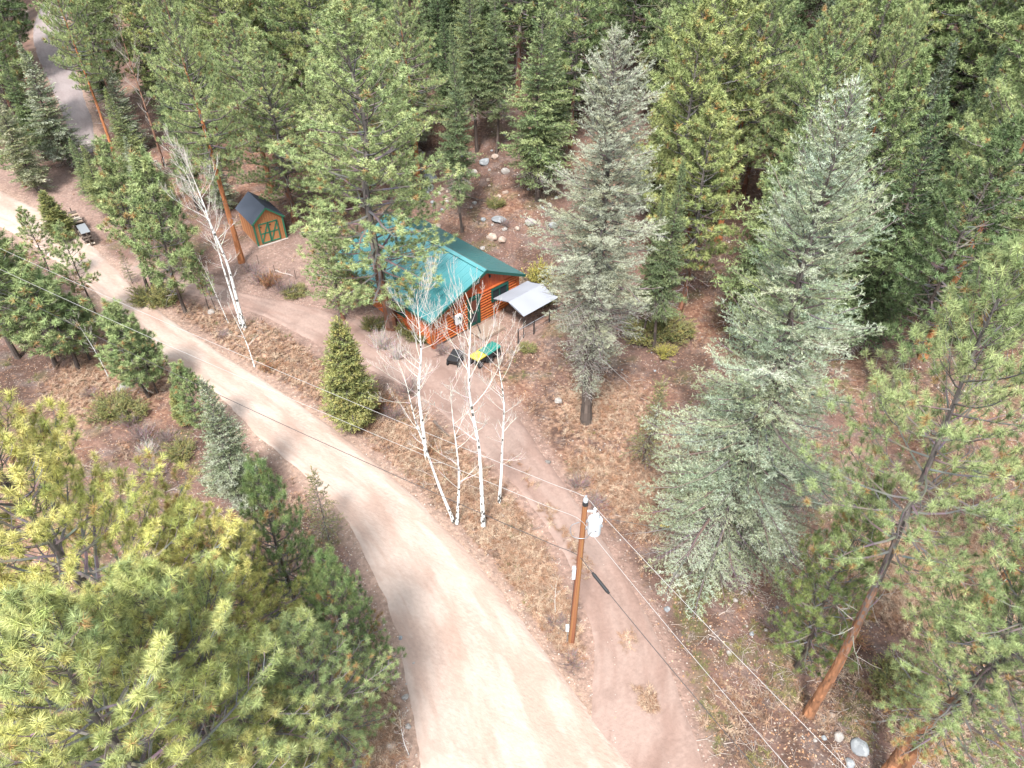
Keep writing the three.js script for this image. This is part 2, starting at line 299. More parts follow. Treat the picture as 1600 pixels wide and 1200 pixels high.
function trunkGeo(o, R) {
  const T = new Tris(), n = o.rings ?? 36, sides = o.sides ?? 12, ph = R() * 9, off = (y) => V((noise(y * 0.25 + ph, 1) - 0.5) * (o.bend ?? 0.35), 0, (noise(y * 0.25 + ph, 7) - 0.5) * (o.bend ?? 0.35)), pts = [];
  const o0 = off(0);
  for (let i = 0; i <= n; i++) { const y = i / n * o.H * 0.985 - 0.25; pts.push(off(y).sub(o0).setY(y)); }
  const rad = (y) => o.r0 * (1 - 0.93 * Math.pow(clamp(y / o.H), 0.85)) * (1 + 0.25 * Math.exp(-Math.max(0, y) * 2.2));
  T.tube(pts, (i, k) => rad(pts[i].y) * (0.9 + 0.2 * hash2(k + o.seed * 13, i * 3)), sides, (i, k) => {
    const y = pts[i].y / o.H, plate = hash2(k * 5 + o.seed, i), c = mix3(o.barkLow, o.barkHigh, smooth(o.barkTurn ?? 0.3, (o.barkTurn ?? 0.3) + 0.3, y + (plate - 0.5) * 0.3));
    const g = 0.45 + 1.1 * noise(k * 1.1 + o.seed * 7, pts[i].y * 3.1) * (0.8 + 0.4 * plate); return [c[0] * g, c[1] * g, c[2] * g];
  });
  return { geo: T.geo(), at: (y) => off(y).sub(o0).setY(y), rad };
}
function bough(start, az, el, len, bendUp, R, segs = 6) {
  const pts = [start.clone()]; let e = el, a = az; const p = start.clone(), st = len / segs;
  for (let i = 0; i < segs; i++) { p.add(V(Math.cos(a) * Math.cos(e) * st, Math.sin(e) * st, Math.sin(a) * Math.cos(e) * st)); pts.push(p.clone()); e += bendUp / segs + (R() - 0.5) * 0.22; a += (R() - 0.5) * 0.3; }
  return pts;
}
const along = (pts, t) => { const f = clamp(t, 0, 0.9999) * (pts.length - 1), i = Math.floor(f); return pts[i].clone().lerp(pts[i + 1], f - i); };
const dirAt = (pts, t) => { const f = clamp(t, 0, 0.9999) * (pts.length - 1), i = Math.floor(f); return pts[i + 1].clone().sub(pts[i]).normalize(); };
const BARK = { orange: [0.215, 0.095, 0.045], rust: [0.17, 0.072, 0.042], grey: [0.115, 0.098, 0.09], dark: [0.075, 0.056, 0.047], upper: [0.15, 0.09, 0.062] };

function pineProto(o) {
  const R = rng(o.seed * 977 + 5), tr = trunkGeo(o, R), W = new Tris(), N = new Tris(), twig = (o.twigColor ?? [0.13, 0.112, 0.1]);
  const y0 = o.H * o.start;
  for (let i = 0; i < o.branches; i++) {
    const t = (i + R()) / o.branches, y = y0 + (o.H * 0.98 - y0) * t, full = Math.pow(Math.max(0, 1 - Math.pow(t, o.pow ?? 1.7)), 0.75) * (0.55 + 0.45 * smooth(0, 0.3, t));
    const len = Math.max(0.35, o.R * full * (0.6 + 0.5 * R())), az = i * 2.39996 + (R() - 0.5) * 0.9, el = mix(-0.28, 0.95, Math.pow(t, 1.2)) + (R() - 0.5) * 0.35;
    const pts = bough(tr.at(y), az, el, len, 0.55, R), r = Math.min(tr.rad(y) * 0.5, 0.012 + len * 0.016);
    W.tube(pts, (k) => r * (1 - 0.8 * k / 6) + 0.004, o.lod ? 3 : 4, () => twig.map((x) => x * (0.8 + 0.4 * R())));
    const subs = Math.round(o.subs * (0.6 + len)), brown = R() < 0.012;
    const clump = pick(o.pal, R);
    for (let j = 0; j <= subs; j++) {
      const s = j === subs ? 1 : 0.28 + 0.7 * (j + R() * 0.8) / subs, a = along(pts, s), d = dirAt(pts, s), sideways = V(-d.z, 0, d.x).normalize(), side = j % 2 ? 1 : -1;
      const bl = j === subs ? 0.25 : (0.34 * len * (1.15 - s) + 0.22) * (0.6 + 0.6 * R());
      const dir = d.clone().multiplyScalar(0.65 + 0.3 * R()).addScaledVector(sideways, side * (0.5 + 0.6 * R())).add(V(0, 0.15 + 0.3 * R(), 0)).normalize();
      const mid = a.clone().addScaledVector(dir, bl * 0.55).add(V(0, -0.02, 0)), end = mid.clone().addScaledVector(dir.clone().add(V(0, 0.45, 0)).normalize(), bl * 0.45);
      W.tube([a, mid, end], (k) => 0.011 - 0.003 * k, 3, () => twig.map((x) => x * (0.8 + 0.5 * R())));
      const k = Math.max(1, Math.round(bl / o.gap));
      for (let m = 0; m < k + o.ends; m++) {
        const tip = m >= k, q = tip ? end : (m / k < 0.5 ? a.clone().lerp(mid, clamp(m / k * 2 + R() * 0.3)) : mid.clone().lerp(end, (m / k - 0.5) * 2));
        if (!tip && m / k < 0.25) continue;
        const up = V((R() - 0.5) * 1.1, 0.55 + 0.6 * R(), (R() - 0.5) * 1.1).addScaledVector(dir, 0.75).normalize(), tl = (tip ? 0.1 : 0.07) + 0.16 * R(), p = q.clone().addScaledVector(up, tl * (o.twigLen ?? 1));
        if (!o.lod) W.tube([q, p], () => 0.007, 3, () => twig);
        let col = mix3(clump, pick(o.pal, R), 0.55); { const v = 0.72 + 0.56 * R(); col = col.map((x) => x * v); } if (brown || R() < o.old) col = mix3([0.34, 0.19, 0.075], col, 0.25 * R());
        tuft(N, p, up, o.tuft, R, col);
      }
    }
  }
  for (let i = 0; i < (o.dead ?? 10); i++) {                            // bare grey lower branches
    const y = y0 * (0.45 + 0.6 * R()), len = (0.5 + 1.3 * R()) * Math.min(1, o.R / 3), pts = bough(tr.at(y), R() * 6.28, 0.1 - 0.5 * R(), len, -0.5 + 1.1 * R(), R);
    W.tube(pts, (k) => 0.016 * (1 - 0.8 * k / 6) + 0.003, 4, () => [0.24, 0.22, 0.2].map((x) => x * (0.7 + 0.5 * R())));
    for (let j = 0; j < 4; j++) { const a = along(pts, 0.35 + 0.6 * R()), p2 = bough(a, R() * 6.28, -0.4 + R() * 0.9, len * 0.35 * (0.5 + R()), 0.2, R, 3); W.tube(p2, (k) => 0.007 - 0.0015 * k, 3, () => [0.28, 0.255, 0.235]); }
  }
  return { H: o.H, trunk: tr.geo, wood: W.geo(), crown: N.geo(), kind: 'pine' };
}
function spruceProto(o) {
  const R = rng(o.seed * 613 + 29), tr = trunkGeo(o, R), W = new Tris(), N = new Tris(), twig = o.twigColor ?? [0.12, 0.1, 0.088];
  const y0 = o.H * o.start, lobes = R() * 10;
  for (let i = 0; i < o.branches; i++) {
    const t = Math.pow((i + R()) / o.branches, 1.12), y = y0 + (o.H * 0.985 - y0) * t, az = i * 2.39996 + (R() - 0.5) * 0.8;
    const full = Math.pow(1 - t, o.pow ?? 0.85) * ((o.low ?? 0.62) + (1 - (o.low ?? 0.62)) * smooth(0, o.lowTo ?? 0.14, t)) * (1 - (o.ragged ?? 0.25) + 2 * (o.ragged ?? 0.25) * noise(Math.cos(az) * 1.6 + lobes + t * 9, Math.sin(az) * 1.6 + t * 5));
    const len = Math.max(0.18, o.R * full * (0.72 + 0.45 * R())), el = mix(-0.42, 0.75, Math.pow(t, 1.3)) + (R() - 0.5) * 0.25;
    const pts = bough(tr.at(y), az, el, len, 0.45, R), bare = t < (o.thin ?? 0.1) && R() < 0.6, r = Math.min(tr.rad(y) * 0.5, 0.008 + len * 0.011);
    W.tube(pts, (k) => r * (1 - 0.85 * k / 6) + 0.003, o.lod ? 3 : 4, () => twig.map((x) => x * (0.8 + 0.5 * R())));
    const clump = pick(o.pal, R), n = Math.max(3, Math.round(len / o.gap));
    for (let j = 0; j <= n; j++) {
      const s = (j + 0.3) / (n + 0.3); if (s < 0.12) continue;
      for (const side of j === n ? [0] : [-1, 1]) {
        if (R() < 0.1) continue;
        const a = along(pts, s), d = dirAt(pts, s), sw = V(-d.z, 0, d.x).normalize(), bl = j === n ? 0.16 : Math.min(o.maxTwig ?? 0.85, (0.42 * len * (1.08 - s) + 0.1)) * (0.65 + 0.5 * R());
        const dir = d.clone().multiplyScalar(0.8).addScaledVector(sw, side * (0.75 + 0.35 * R())).add(V(0, (R() - 0.6) * (o.hang ?? 0.6), 0)).normalize(), b = a.clone().addScaledVector(dir, bl);
        if (bare) { W.tube([a, b], (k) => 0.006 - 0.002 * k, 3, () => [0.34, 0.31, 0.28]); continue; }
        if (R() < (o.gaps ?? 0.06)) continue;
        const col = mix3(clump, pick(o.pal, R), 0.4);
        if (!o.lod) W.tube([a, b], (k) => 0.006 - 0.003 * k, 3, () => twig);
        brush(N, a, b, o.brush, R, col);
        if (o.twigs) for (let m = 0.16; m < bl; m += o.twigs) for (const w2 of [-1, 1]) {
          const c = a.clone().addScaledVector(dir, m), dd = dir.clone().addScaledVector(V(-dir.z, 0, dir.x), w2 * (0.7 + 0.3 * R())).add(V(0, (R() - 0.35) * 0.7, 0)).normalize();
          brush(N, c, c.clone().addScaledVector(dd, (0.1 + 0.12 * R()) * (1.2 - m / bl * 0.6)), o.brush, R, mix3(col, pick(o.pal, R), 0.35));
        }
      }
    }
  }
  const top = tr.at(o.H * 0.985); brush(N, top.clone().add(V(0, -0.5, 0)), top.clone().add(V(0, 0.35, 0)), o.brush, R, pick(o.pal, R));
  return { H: o.H, trunk: tr.geo, wood: W.geo(), crown: N.geo(), kind: 'spruce' };
}
function aspenProto(o) {
  const R = rng(o.seed * 379 + 3), T = new Tris(), W = new Tris(), n = 70, ph = R() * 20, pts = [];
  const off = (y) => V((noise(y * 0.3 + ph, 2) - 0.5) * 0.5 + o.sweep * Math.pow(clamp(y / o.H), 1.6), 0, (noise(y * 0.3 + ph, 8) - 0.5) * 0.5), o0 = off(0), rad = (y) => o.r0 * (1 - 0.9 * Math.pow(clamp(y / o.H), 0.9)) + 0.012 * Math.exp(-Math.max(0, y) * 3);
  for (let i = 0; i <= n; i++) { const y = i / n * o.H - 0.15; pts.push(off(y).sub(o0).setY(y)); }
  T.tube(pts, (i, k) => rad(pts[i].y) * (0.95 + 0.1 * hash2(k, i)), 9, (i, k) => {
    const y = pts[i].y / o.H, h = hash2(i * 7 + o.seed, 3), hk = hash2(k + i * 3, o.seed);
    if ((h < 0.26 && hk < 0.5) || (y < 0.09 && hash2(i, k + 50) < 0.6 - y * 5)) return [0.07, 0.065, 0.06];
    const g = 0.86 + 0.2 * hk; return mix3([0.72 * g, 0.71 * g, 0.68 * g], [0.66, 0.6, 0.5], smooth(0.7, 1, y));
  });
  const grow = (a, az, el, len, r, depth) => {
    const p = bough(a, az, el, len, 0.35, R, depth > 1 ? 4 : 6), col = mix3([0.56, 0.53, 0.49], [0.47, 0.42, 0.38], clamp(depth / 2.2));
    W.tube(p, (k) => Math.max(0.0026, r * (1 - 0.75 * k / (p.length - 1))), depth > 1 ? 3 : 5, () => col.map((x) => x * (0.85 + 0.3 * R())));
    if (depth < 3) { const m = Math.round((depth === 0 ? 3 + len * 1.9 : 2.4 + len * 1.7)); for (let i = 0; i < m; i++) { const t = 0.3 + 0.68 * (i + R()) / m; grow(along(p, t), az + (R() - 0.5) * 1.8, el + 0.25 + (R() - 0.5) * 0.8, len * (0.3 + 0.25 * R()) * (1.15 - 0.5 * t), r * 0.45, depth + 1); } }
  };
  for (let i = 0; i < o.branches; i++) { const t = o.start + (1 - o.start) * (i + R()) / o.branches, y = t * o.H; grow(off(y).sub(o0).setY(y), R() * 6.28, 0.55 + 0.5 * R(), (o.R * (0.5 + 0.6 * R())) * (0.35 + 1.1 * Math.sin(Math.PI * clamp((t - o.start) / (1.12 - o.start), 0.12, 0.9))), rad(y) * 0.36, 0); }
  for (let i = 0; i < 5; i++) { const y = o.H * (0.2 + 0.35 * R()); grow(off(y).sub(o0).setY(y), R() * 6.28, 0.1 + R() * 0.4, 0.5 + R() * 0.7, 0.01, 2); }
  return { H: o.H, trunk: T.geo(), wood: W.geo(), kind: 'aspen' };
}
const PAL = {
  gold: [[0.52, 0.49, 0.14], [0.44, 0.445, 0.13], [0.34, 0.385, 0.115], [0.6, 0.51, 0.18]],
  pine: [[0.195, 0.26, 0.1], [0.26, 0.315, 0.125], [0.145, 0.205, 0.085], [0.31, 0.34, 0.145]],
  light: [[0.31, 0.365, 0.15], [0.24, 0.305, 0.125], [0.39, 0.415, 0.18], [0.195, 0.255, 0.105]],
  green: [[0.13, 0.2, 0.07], [0.18, 0.25, 0.085], [0.1, 0.155, 0.065], [0.24, 0.28, 0.095]],
  blue: [[0.34, 0.42, 0.33], [0.56, 0.58, 0.47], [0.18, 0.255, 0.16], [0.31, 0.34, 0.16], [0.17, 0.23, 0.11], [0.44, 0.46, 0.3]],
  silver: [[0.34, 0.365, 0.28], [0.47, 0.485, 0.38], [0.23, 0.255, 0.185], [0.31, 0.31, 0.18]],
  fir: [[0.12, 0.165, 0.075], [0.165, 0.205, 0.09], [0.095, 0.135, 0.07], [0.22, 0.245, 0.11]],
  olive: [[0.3, 0.285, 0.09], [0.2, 0.23, 0.08], [0.37, 0.31, 0.1], [0.16, 0.195, 0.075]],
};
const nearTuft = { len: 0.175, n: 54, w: 0.0092 }, midTuft = { len: 0.2, n: 30, w: 0.024 }, farTuft = { len: 0.25, n: 24, w: 0.038 };
const nearBrush = { step: 0.05, per: 3.1, len: 0.085, w: 0.0165 }, midBrush = { step: 0.06, per: 3.2, len: 0.095, w: 0.031 }, farBrush = { step: 0.07, per: 3.4, len: 0.15, w: 0.046 };
const pineWood = { barkLow: BARK.orange, barkHigh: BARK.upper }, darkWood = { barkLow: BARK.dark, barkHigh: BARK.grey, barkTurn: 0.5 };
const PROTO = {
  goldA: () => pineProto({ H: 16, r0: 0.27, start: 0.3, R: 3.9, branches: 114, subs: 3.3, gap: 0.21, ends: 3, tuft: nearTuft, old: 0.04, pal: PAL.gold, seed: 1, barkLow: BARK.orange, barkHigh: BARK.grey, twigColor: [0.15, 0.13, 0.12] }),
  goldB: () => pineProto({ H: 14, r0: 0.24, start: 0.3, R: 3.7, branches: 106, subs: 3.2, gap: 0.22, ends: 3, tuft: nearTuft, old: 0.04, pal: [...PAL.gold, ...PAL.light], seed: 2, barkLow: BARK.orange, barkHigh: BARK.grey, twigColor: [0.15, 0.13, 0.12] }),
  rightA: () => pineProto({ H: 15, r0: 0.25, start: 0.34, R: 3.6, branches: 92, subs: 2.9, gap: 0.27, ends: 2, tuft: nearTuft, old: 0.05, pal: [...PAL.pine, ...PAL.light], seed: 3, ...pineWood, dead: 10, barkTurn: 0.22, barkHigh: BARK.grey }),
  bushy: () => pineProto({ H: 9, r0: 0.13, start: 0.1, R: 2.3, branches: 100, subs: 3.0, gap: 0.26, ends: 2, tuft: nearTuft, old: 0.02, pal: PAL.green, seed: 4, ...darkWood, dead: 4 }),
  young: () => pineProto({ H: 6, r0: 0.07, start: 0.22, R: 1.35, branches: 64, subs: 2.8, gap: 0.24, ends: 2, tuft: midTuft, old: 0.04, pal: PAL.pine, seed: 5, ...darkWood, dead: 6, sides: 8, rings: 20 }),
  sparse: () => pineProto({ H: 8, r0: 0.09, start: 0.4, R: 1.4, branches: 46, subs: 2.5, gap: 0.28, ends: 2, tuft: midTuft, old: 0.05, pal: [...PAL.light, ...PAL.pine], seed: 6, ...darkWood, dead: 8, sides: 8, rings: 20 }),
  bigA: () => pineProto({ H: 19, r0: 0.27, start: 0.3, R: 4.9, branches: 135, subs: 2.7, gap: 0.31, ends: 2, tuft: midTuft, old: 0.04, pal: [...PAL.light, ...PAL.pine], seed: 7, ...pineWood, barkHigh: BARK.grey, dead: 14 }),
  bigB: () => pineProto({ H: 18, r0: 0.26, start: 0.34, R: 4.3, branches: 115, subs: 2.7, gap: 0.31, ends: 2, tuft: midTuft, old: 0.04, pal: PAL.light, seed: 8, barkLow: [0.34, 0.13, 0.052], barkHigh: BARK.upper, dead: 14, barkTurn: 0.6 }),
  hillA: () => pineProto({ H: 17, r0: 0.22, start: 0.3, R: 3.5, branches: 100, subs: 2.6, gap: 0.36, ends: 2, tuft: farTuft, old: 0.03, pal: PAL.pine, seed: 9, ...darkWood, dead: 10, lod: 1, sides: 8, rings: 24 }),
  hillB: () => pineProto({ H: 15, r0: 0.19, start: 0.24, R: 3.3, branches: 96, subs: 2.6, gap: 0.36, ends: 2, tuft: farTuft, old: 0.04, pal: [...PAL.light, ...PAL.pine], seed: 10, barkLow: BARK.rust, barkHigh: BARK.grey, barkTurn: 0.1, dead: 10, lod: 1, sides: 8, rings: 24 }),
  cabinPine: () => pineProto({ H: 18, r0: 0.26, start: 0.13, R: 4.0, branches: 130, subs: 2.7, gap: 0.31, ends: 2, tuft: midTuft, old: 0.04, pal: PAL.light, seed: 33, barkLow: BARK.rust, barkHigh: BARK.grey, barkTurn: 0.05, dead: 10, pow: 2.2 }),
  rightB: () => pineProto({ H: 17, r0: 0.19, start: 0.5, R: 3.3, branches: 78, subs: 2.8, gap: 0.27, ends: 2, tuft: nearTuft, old: 0.04, pal: [...PAL.pine, ...PAL.light], seed: 34, ...pineWood, dead: 10, barkTurn: 0.22, barkHigh: BARK.grey, rings: 90, sides: 16 }),
  silver: () => spruceProto({ H: 19, r0: 0.3, start: 0.13, R: 4.3, branches: 370, gap: 0.2, twigs: 0.25, brush: nearBrush, pal: PAL.silver, seed: 11, ...darkWood, pow: 0.55, thin: 0.36, gaps: 0.12, hang: 0.9, low: 0.22, lowTo: 0.5, ragged: 0.3 }),
  blue: () => spruceProto({ H: 19, r0: 0.3, start: 0.05, R: 5.2, branches: 350, gap: 0.215, twigs: 0.25, brush: nearBrush, pal: PAL.blue, seed: 12, ...darkWood, pow: 0.64, thin: 0.16, gaps: 0.1, maxTwig: 0.95, ragged: 0.36, hang: 0.8 }),
  paleSpruce: () => spruceProto({ H: 8, r0: 0.11, start: 0.06, R: 1.75, branches: 190, gap: 0.15, twigs: 0.22, brush: midBrush, pal: [...PAL.silver, ...PAL.fir], seed: 13, ...darkWood, pow: 0.8 }),
  fir: () => spruceProto({ H: 15, r0: 0.16, start: 0.22, R: 2.5, branches: 230, gap: 0.21, brush: farBrush, pal: PAL.fir, seed: 14, ...darkWood, lod: 1, sides: 8, rings: 24, thin: 0.15 }),
  firLight: () => spruceProto({ H: 13, r0: 0.15, start: 0.12, R: 2.4, branches: 230, gap: 0.2, brush: farBrush, pal: [...PAL.pine, ...PAL.fir], seed: 15, ...darkWood, lod: 1, sides: 8, rings: 24 }),
  greySpruce: () => spruceProto({ H: 13, r0: 0.15, start: 0.08, R: 2.5, branches: 230, gap: 0.2, brush: farBrush, pal: [...PAL.silver, ...PAL.fir], seed: 16, ...darkWood, lod: 1, sides: 8, rings: 24 }),
  juniper: () => spruceProto({ H: 5, r0: 0.09, start: 0.1, R: 1.0, branches: 260, gap: 0.11, twigs: 0.16, brush: midBrush, pal: PAL.olive, seed: 17, ...darkWood, pow: 0.55, maxTwig: 0.4, thin: 0, sides: 8, rings: 16 }),
  sapling: () => spruceProto({ H: 3.6, r0: 0.035, start: 0.12, R: 0.75, branches: 70, gap: 0.14, brush: { step: 0.06, per: 2.6, len: 0.08, w: 0.026 }, pal: [[0.24, 0.2, 0.075], [0.17, 0.17, 0.07], [0.13, 0.14, 0.06]], seed: 18, ...darkWood, sides: 6, rings: 14, gaps: 0.2 }),
  aspenA: () => aspenProto({ H: 11, r0: 0.115, start: 0.42, R: 1.75, branches: 26, sweep: 0.2, seed: 21 }),
  aspenB: () => aspenProto({ H: 10, r0: 0.08, start: 0.45, R: 1.3, branches: 19, sweep: -0.3, seed: 22 }),
  aspenC: () => aspenProto({ H: 6, r0: 0.042, start: 0.4, R: 0.8, branches: 12, sweep: 0.15, seed: 23 }),
  snag: () => aspenProto({ H: 15, r0: 0.17, start: 0.3, R: 1.9, branches: 20, sweep: 0.1, seed: 24 }),
};
const protoMade = {}, leafMat = {}, woodMat = new THREE.MeshStandardMaterial({ vertexColors: true, roughness: 0.95 }), snagMat = new THREE.MeshStandardMaterial({ vertexColors: true, roughness: 0.95, color: new THREE.Color().setRGB(0.3, 0.16, 0.11) }), greyMat = new THREE.MeshStandardMaterial({ vertexColors: true, roughness: 0.95, color: new THREE.Color().setRGB(0.5, 0.47, 0.45) });
function leaf(tint) {
  const key = tint.join(); return leafMat[key] ??= new THREE.MeshPhysicalMaterial({ vertexColors: true, color: new THREE.Color().setRGB(...tint), roughness: 0.6, specularIntensity: 0.7, side: THREE.DoubleSide });
}
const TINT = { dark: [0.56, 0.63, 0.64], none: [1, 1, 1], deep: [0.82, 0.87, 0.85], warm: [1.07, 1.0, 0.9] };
function heightFor(p, topY) { let lo = 0.3, hi = 40; for (let i = 0; i < 30; i++) { const m = (lo + hi) / 2; if (project(V(p.x, p.y + m, p.z))[1] > topY) lo = m; else hi = m; } return lo; }
function under(px, py, h) {                                            // the foot of a tree h metres tall whose top stands at that pixel
  let p = atHeight(px, py, h); for (let i = 0; i < 30; i++) p = atHeight(px, py, h + heightSmooth(p.x, p.z)); p.y = height(p.x, p.z); return p;
}
const planted = [];
function plant(name, proto, p, h, label, category, o = {}) {
  const d = protoMade[proto] ??= PROTO[proto](), g = thing(name, label, category, p, o.turn ?? (planted.length * 2.1) % 6.28, o.group), s = h / d.H, w = s * (o.w ?? 1);
  if (o.turn === undefined && o.lean) g.rotation.y = 0;
  if (o.lean) { g.rotation.order = 'ZXY'; g.rotation.z = o.lean[0]; g.rotation.x = o.lean[1]; g.rotation.y = o.turn ?? (planted.length * 2.1) % 6.28; }
  g.scale.set(w, s, w); planted.push([p.x, p.z, w]);
  part(g, 'trunk', d.trunk, o.snag ? snagMat : woodMat);
  if (d.crown) { const c = part(g, 'crown', d.crown, leaf(o.tint ?? TINT.none)); c.userData.kind = 'stuff'; part(c, 'branches', d.wood, woodMat).userData.kind = 'stuff'; }
  else part(g, 'crown', d.wood, o.snag ? greyMat : woodMat).userData.kind = 'stuff';
  return g;
}
// [name, prototype, foot pixel or null, top pixel [x, y] or y, height when the foot is hidden, label, options]
const T1 = (name, proto, foot, top, h, label, o) => {
  const p = foot ? onGround(...foot) : under(top[0], top[1], h), tall = foot ? (h ?? heightFor(p, top)) : h;
  return plant(name, proto, p, tall, label, name.split('_').pop() === 'spruce' ? 'spruce' : name.split('_').pop() === 'pine' ? 'pine' : name.split('_').pop() === 'aspen' ? 'aspen' : name.split('_').pop(), o);
};
// the foreground, left of the road
T1('ponderosa_pine', 'goldA', null, [-40, 618], 17, 'large yellow-green pine filling the left edge of the foreground, its top lowest against the clearing', { w: 1.02 });
T1('ponderosa_pine', 'goldB', null, [205, 905], 14, 'yellow-green pine in the bottom left corner, in front of the other foreground pines', { w: 1.05 });
T1('ponderosa_pine', 'goldB', null, [40, 960], 16, 'golden pine cut off by the bottom left corner of the picture', { w: 1, turn: 2.2 });
T1('ponderosa_pine', 'goldA', null, [268, 805], 11.5, 'yellow-green pine crown between the left foreground pine and the dense green pine by the road', { w: 1.05, turn: 4 });
T1('ponderosa_pine', 'rightA', null, [455, 985], 10, 'pale grey-green pine crown at the bottom, left of the road bend', { w: 1.15, turn: 1.1 });
T1('bushy_pine', 'bushy', [482, 1000], 728, undefined, 'dense green bushy pine beside the road, left of the slender sapling', { w: 0.78 });
T1('bushy_pine', 'bushy', [572, 1088], 862, undefined, 'dark green bushy pine overhanging the near left edge of the road', { w: 0.82, turn: 3.3 });
T1('young_pine', 'sapling', [512, 838], 745, undefined, 'slender yellow-green sapling standing at the left edge of the road', { w: 1.1 });
T1('pale_spruce', 'paleSpruce', [388, 785], 598, undefined, 'pale silver-green spruce on the left road edge, above the dense green pine', { w: 1.0 });
T1('young_pine', 'young', [331, 690], 572, undefined, 'small green pine with a pointed leader, just left of the pale roadside spruce', { w: 1 });
T1('juniper_bush', 'juniper', [293, 664], 612, undefined, 'small dark conical juniper at the road edge, leftmost beside the pale spruce', { w: 1.2 });
// left, along the far side of the bend
T1('young_pine', 'young', [233, 622], 488, undefined, 'front pine of the roadside trio right of the pale boulder', { w: 1.25 });
T1('young_pine', 'young', [246, 614], 515, undefined, 'right-hand pine of the roadside trio beside the pale boulder', { w: 1.2, turn: 2 });
T1('young_pine', 'young', [221, 606], 505, undefined, 'left-hand pine of the roadside trio beside the pale boulder', { w: 1.2, turn: 4 });
T1('young_pine', 'sparse', [160, 512], 362, undefined, 'sparse pine with a bare grey trunk leaning over the left road edge', { w: 1.1 });
T1('young_pine', 'young', [88, 572], 350, undefined, 'green pine standing left of the small clearing with the boulder', { w: 1.25 });
T1('young_pine', 'young', [122, 574], 420, undefined, 'bushy pine directly left of the boulder clearing, beside the grassy patch', { w: 1.5, turn: 1 });
T1('young_pine', 'sparse', [28, 560], 330, undefined, 'pine at the left edge of the picture above the golden foreground pine', { w: 1.5 });
T1('young_pine', 'young', [62, 520], 410, undefined, 'short green pine in the thicket at the left edge', { w: 1.6, turn: 5 });
T1('young_pine', 'young', [-10, 520], 355, undefined, 'pine half cut off by the left edge of the picture, below the power wires', { w: 1.4, turn: 3 });
T1('young_pine', 'sparse', [85, 448], 330, undefined, 'thin pine at the near side of the road, far left, under the power wires', { w: 1.2, turn: 2 });
T1('young_pine', 'young', [140, 560], 470, undefined, 'low green pine under the sparse grey-trunked pine', { w: 1.5, turn: 2.5 });
// the strip between road and driveway, upper left
T1('young_pine', 'sparse', [232, 455], 262, undefined, 'yellowish thin pine left in the row between road and driveway', { w: 1.15 });
T1('young_pine', 'sparse', [241, 450], 225, undefined, 'tallest thin pine of the row between road and driveway', { w: 1.05, turn: 1.5 });
T1('young_pine', 'young', [290, 488], 262, undefined, 'green thin-trunked pine right in the row between road and driveway', { w: 1.0, turn: 3 });
T1('young_pine', 'sapling', [207, 443], 392, undefined, 'bare-stemmed sapling at the left end of the pine row by the road', { w: 1 });
T1('young_pine', 'sparse', [326, 482], 405, undefined, 'short dark-stemmed pine just left of the white twin aspen', { w: 0.9, turn: 3.8 });
T1('young_pine', 'sparse', [338, 487], 415, undefined, 'short dark-stemmed pine nearest the foot of the white twin aspen', { w: 0.9, turn: 0.5 });
T1('juniper_bush', 'juniper', [104, 374], 300, undefined, 'dark conical evergreen beside the wood stack', { w: 1.5, tint: TINT.deep });
T1('juniper_tree', 'juniper', [554, 662], 500, undefined, 'lone dense olive-green conical juniper on the grass strip between road and driveway', { w: 1.08 });
// upper left
T1('grey_spruce', 'greySpruce', [112, 262], 68, undefined, 'tall blue-grey spruce beside the far stretch of road', { w: 1.35 });
T1('grey_spruce', 'greySpruce', [60, 300], 130, undefined, 'spruce at the upper left, just left of the blue-grey one', { w: 1.2, turn: 1, tint: TINT.warm });
T1('hill_pine', 'hillB', [40, 292], 150, undefined, 'olive pine at the left edge by the far clearing', { w: 1.5 });
T1('light_fir', 'firLight', [172, 338], 228, undefined, 'yellow-green pointed fir above the wood stack', { w: 1.3, tint: TINT.warm });
T1('light_fir', 'firLight', [222, 300], 138, undefined, 'light green fir in front of the bare orange trunk, upper left', { w: 1.15, tint: TINT.warm });
T1('ponderosa_pine', 'bigB', [182, 250], -120, undefined, 'tall pine with a bare bright orange trunk beside the far road', { w: 0.55 });
T1('dead_pine', 'snag', [257, 262], 40, undefined, 'dead pine with a dark red trunk and bare grey limbs, upper left', { snag: 1 });
T1('ponderosa_pine', 'bigB', [378, 410], -50, undefined, 'pine with a long orange trunk left of the shed', { w: 0.8, turn: 0.4 });
T1('hill_pine', 'hillA', [20, 170], 20, undefined, 'pine left of the far road at the upper left edge', { w: 1.3 });
T1('hill_pine', 'hillB', [-20, 215], 60, undefined, 'pine cut off by the left edge, high in the picture', { w: 1.3, turn: 2 });
for (const [x, y, t, k, l] of [[196, 352, 258, 'firLight', 'light green fir just above the wood stack, right of the yellow-green one'], [238, 345, 215, 'greySpruce', 'grey-green spruce left of the bare aspen crown'], [262, 385, 300, 'firLight', 'small fir between the pine row and the bare aspen crown'], [150, 318, 215, 'firLight', 'fir left of the yellow-green pointed fir, by the far clearing'], [310, 330, 170, 'fir', 'dark fir behind the bare aspen crown'], [330, 268, 90, 'firLight', 'green fir behind the long orange trunk'], [352, 330, 215, 'greySpruce', 'grey-green spruce between the orange trunk and the shed'], [290, 250, 80, 'fir', 'dark fir right of the dead red trunk'], [215, 240, 90, 'greySpruce', 'grey spruce behind the bare bright orange trunk']]) T1(k === 'greySpruce' ? 'grey_spruce' : 'light_fir', k, [x, y], t, undefined, l, { w: 1.15 });
T1('light_fir', 'firLight', [268, 318], 255, undefined, 'small bright green fir beside the bare aspen crown', { w: 1.2 });
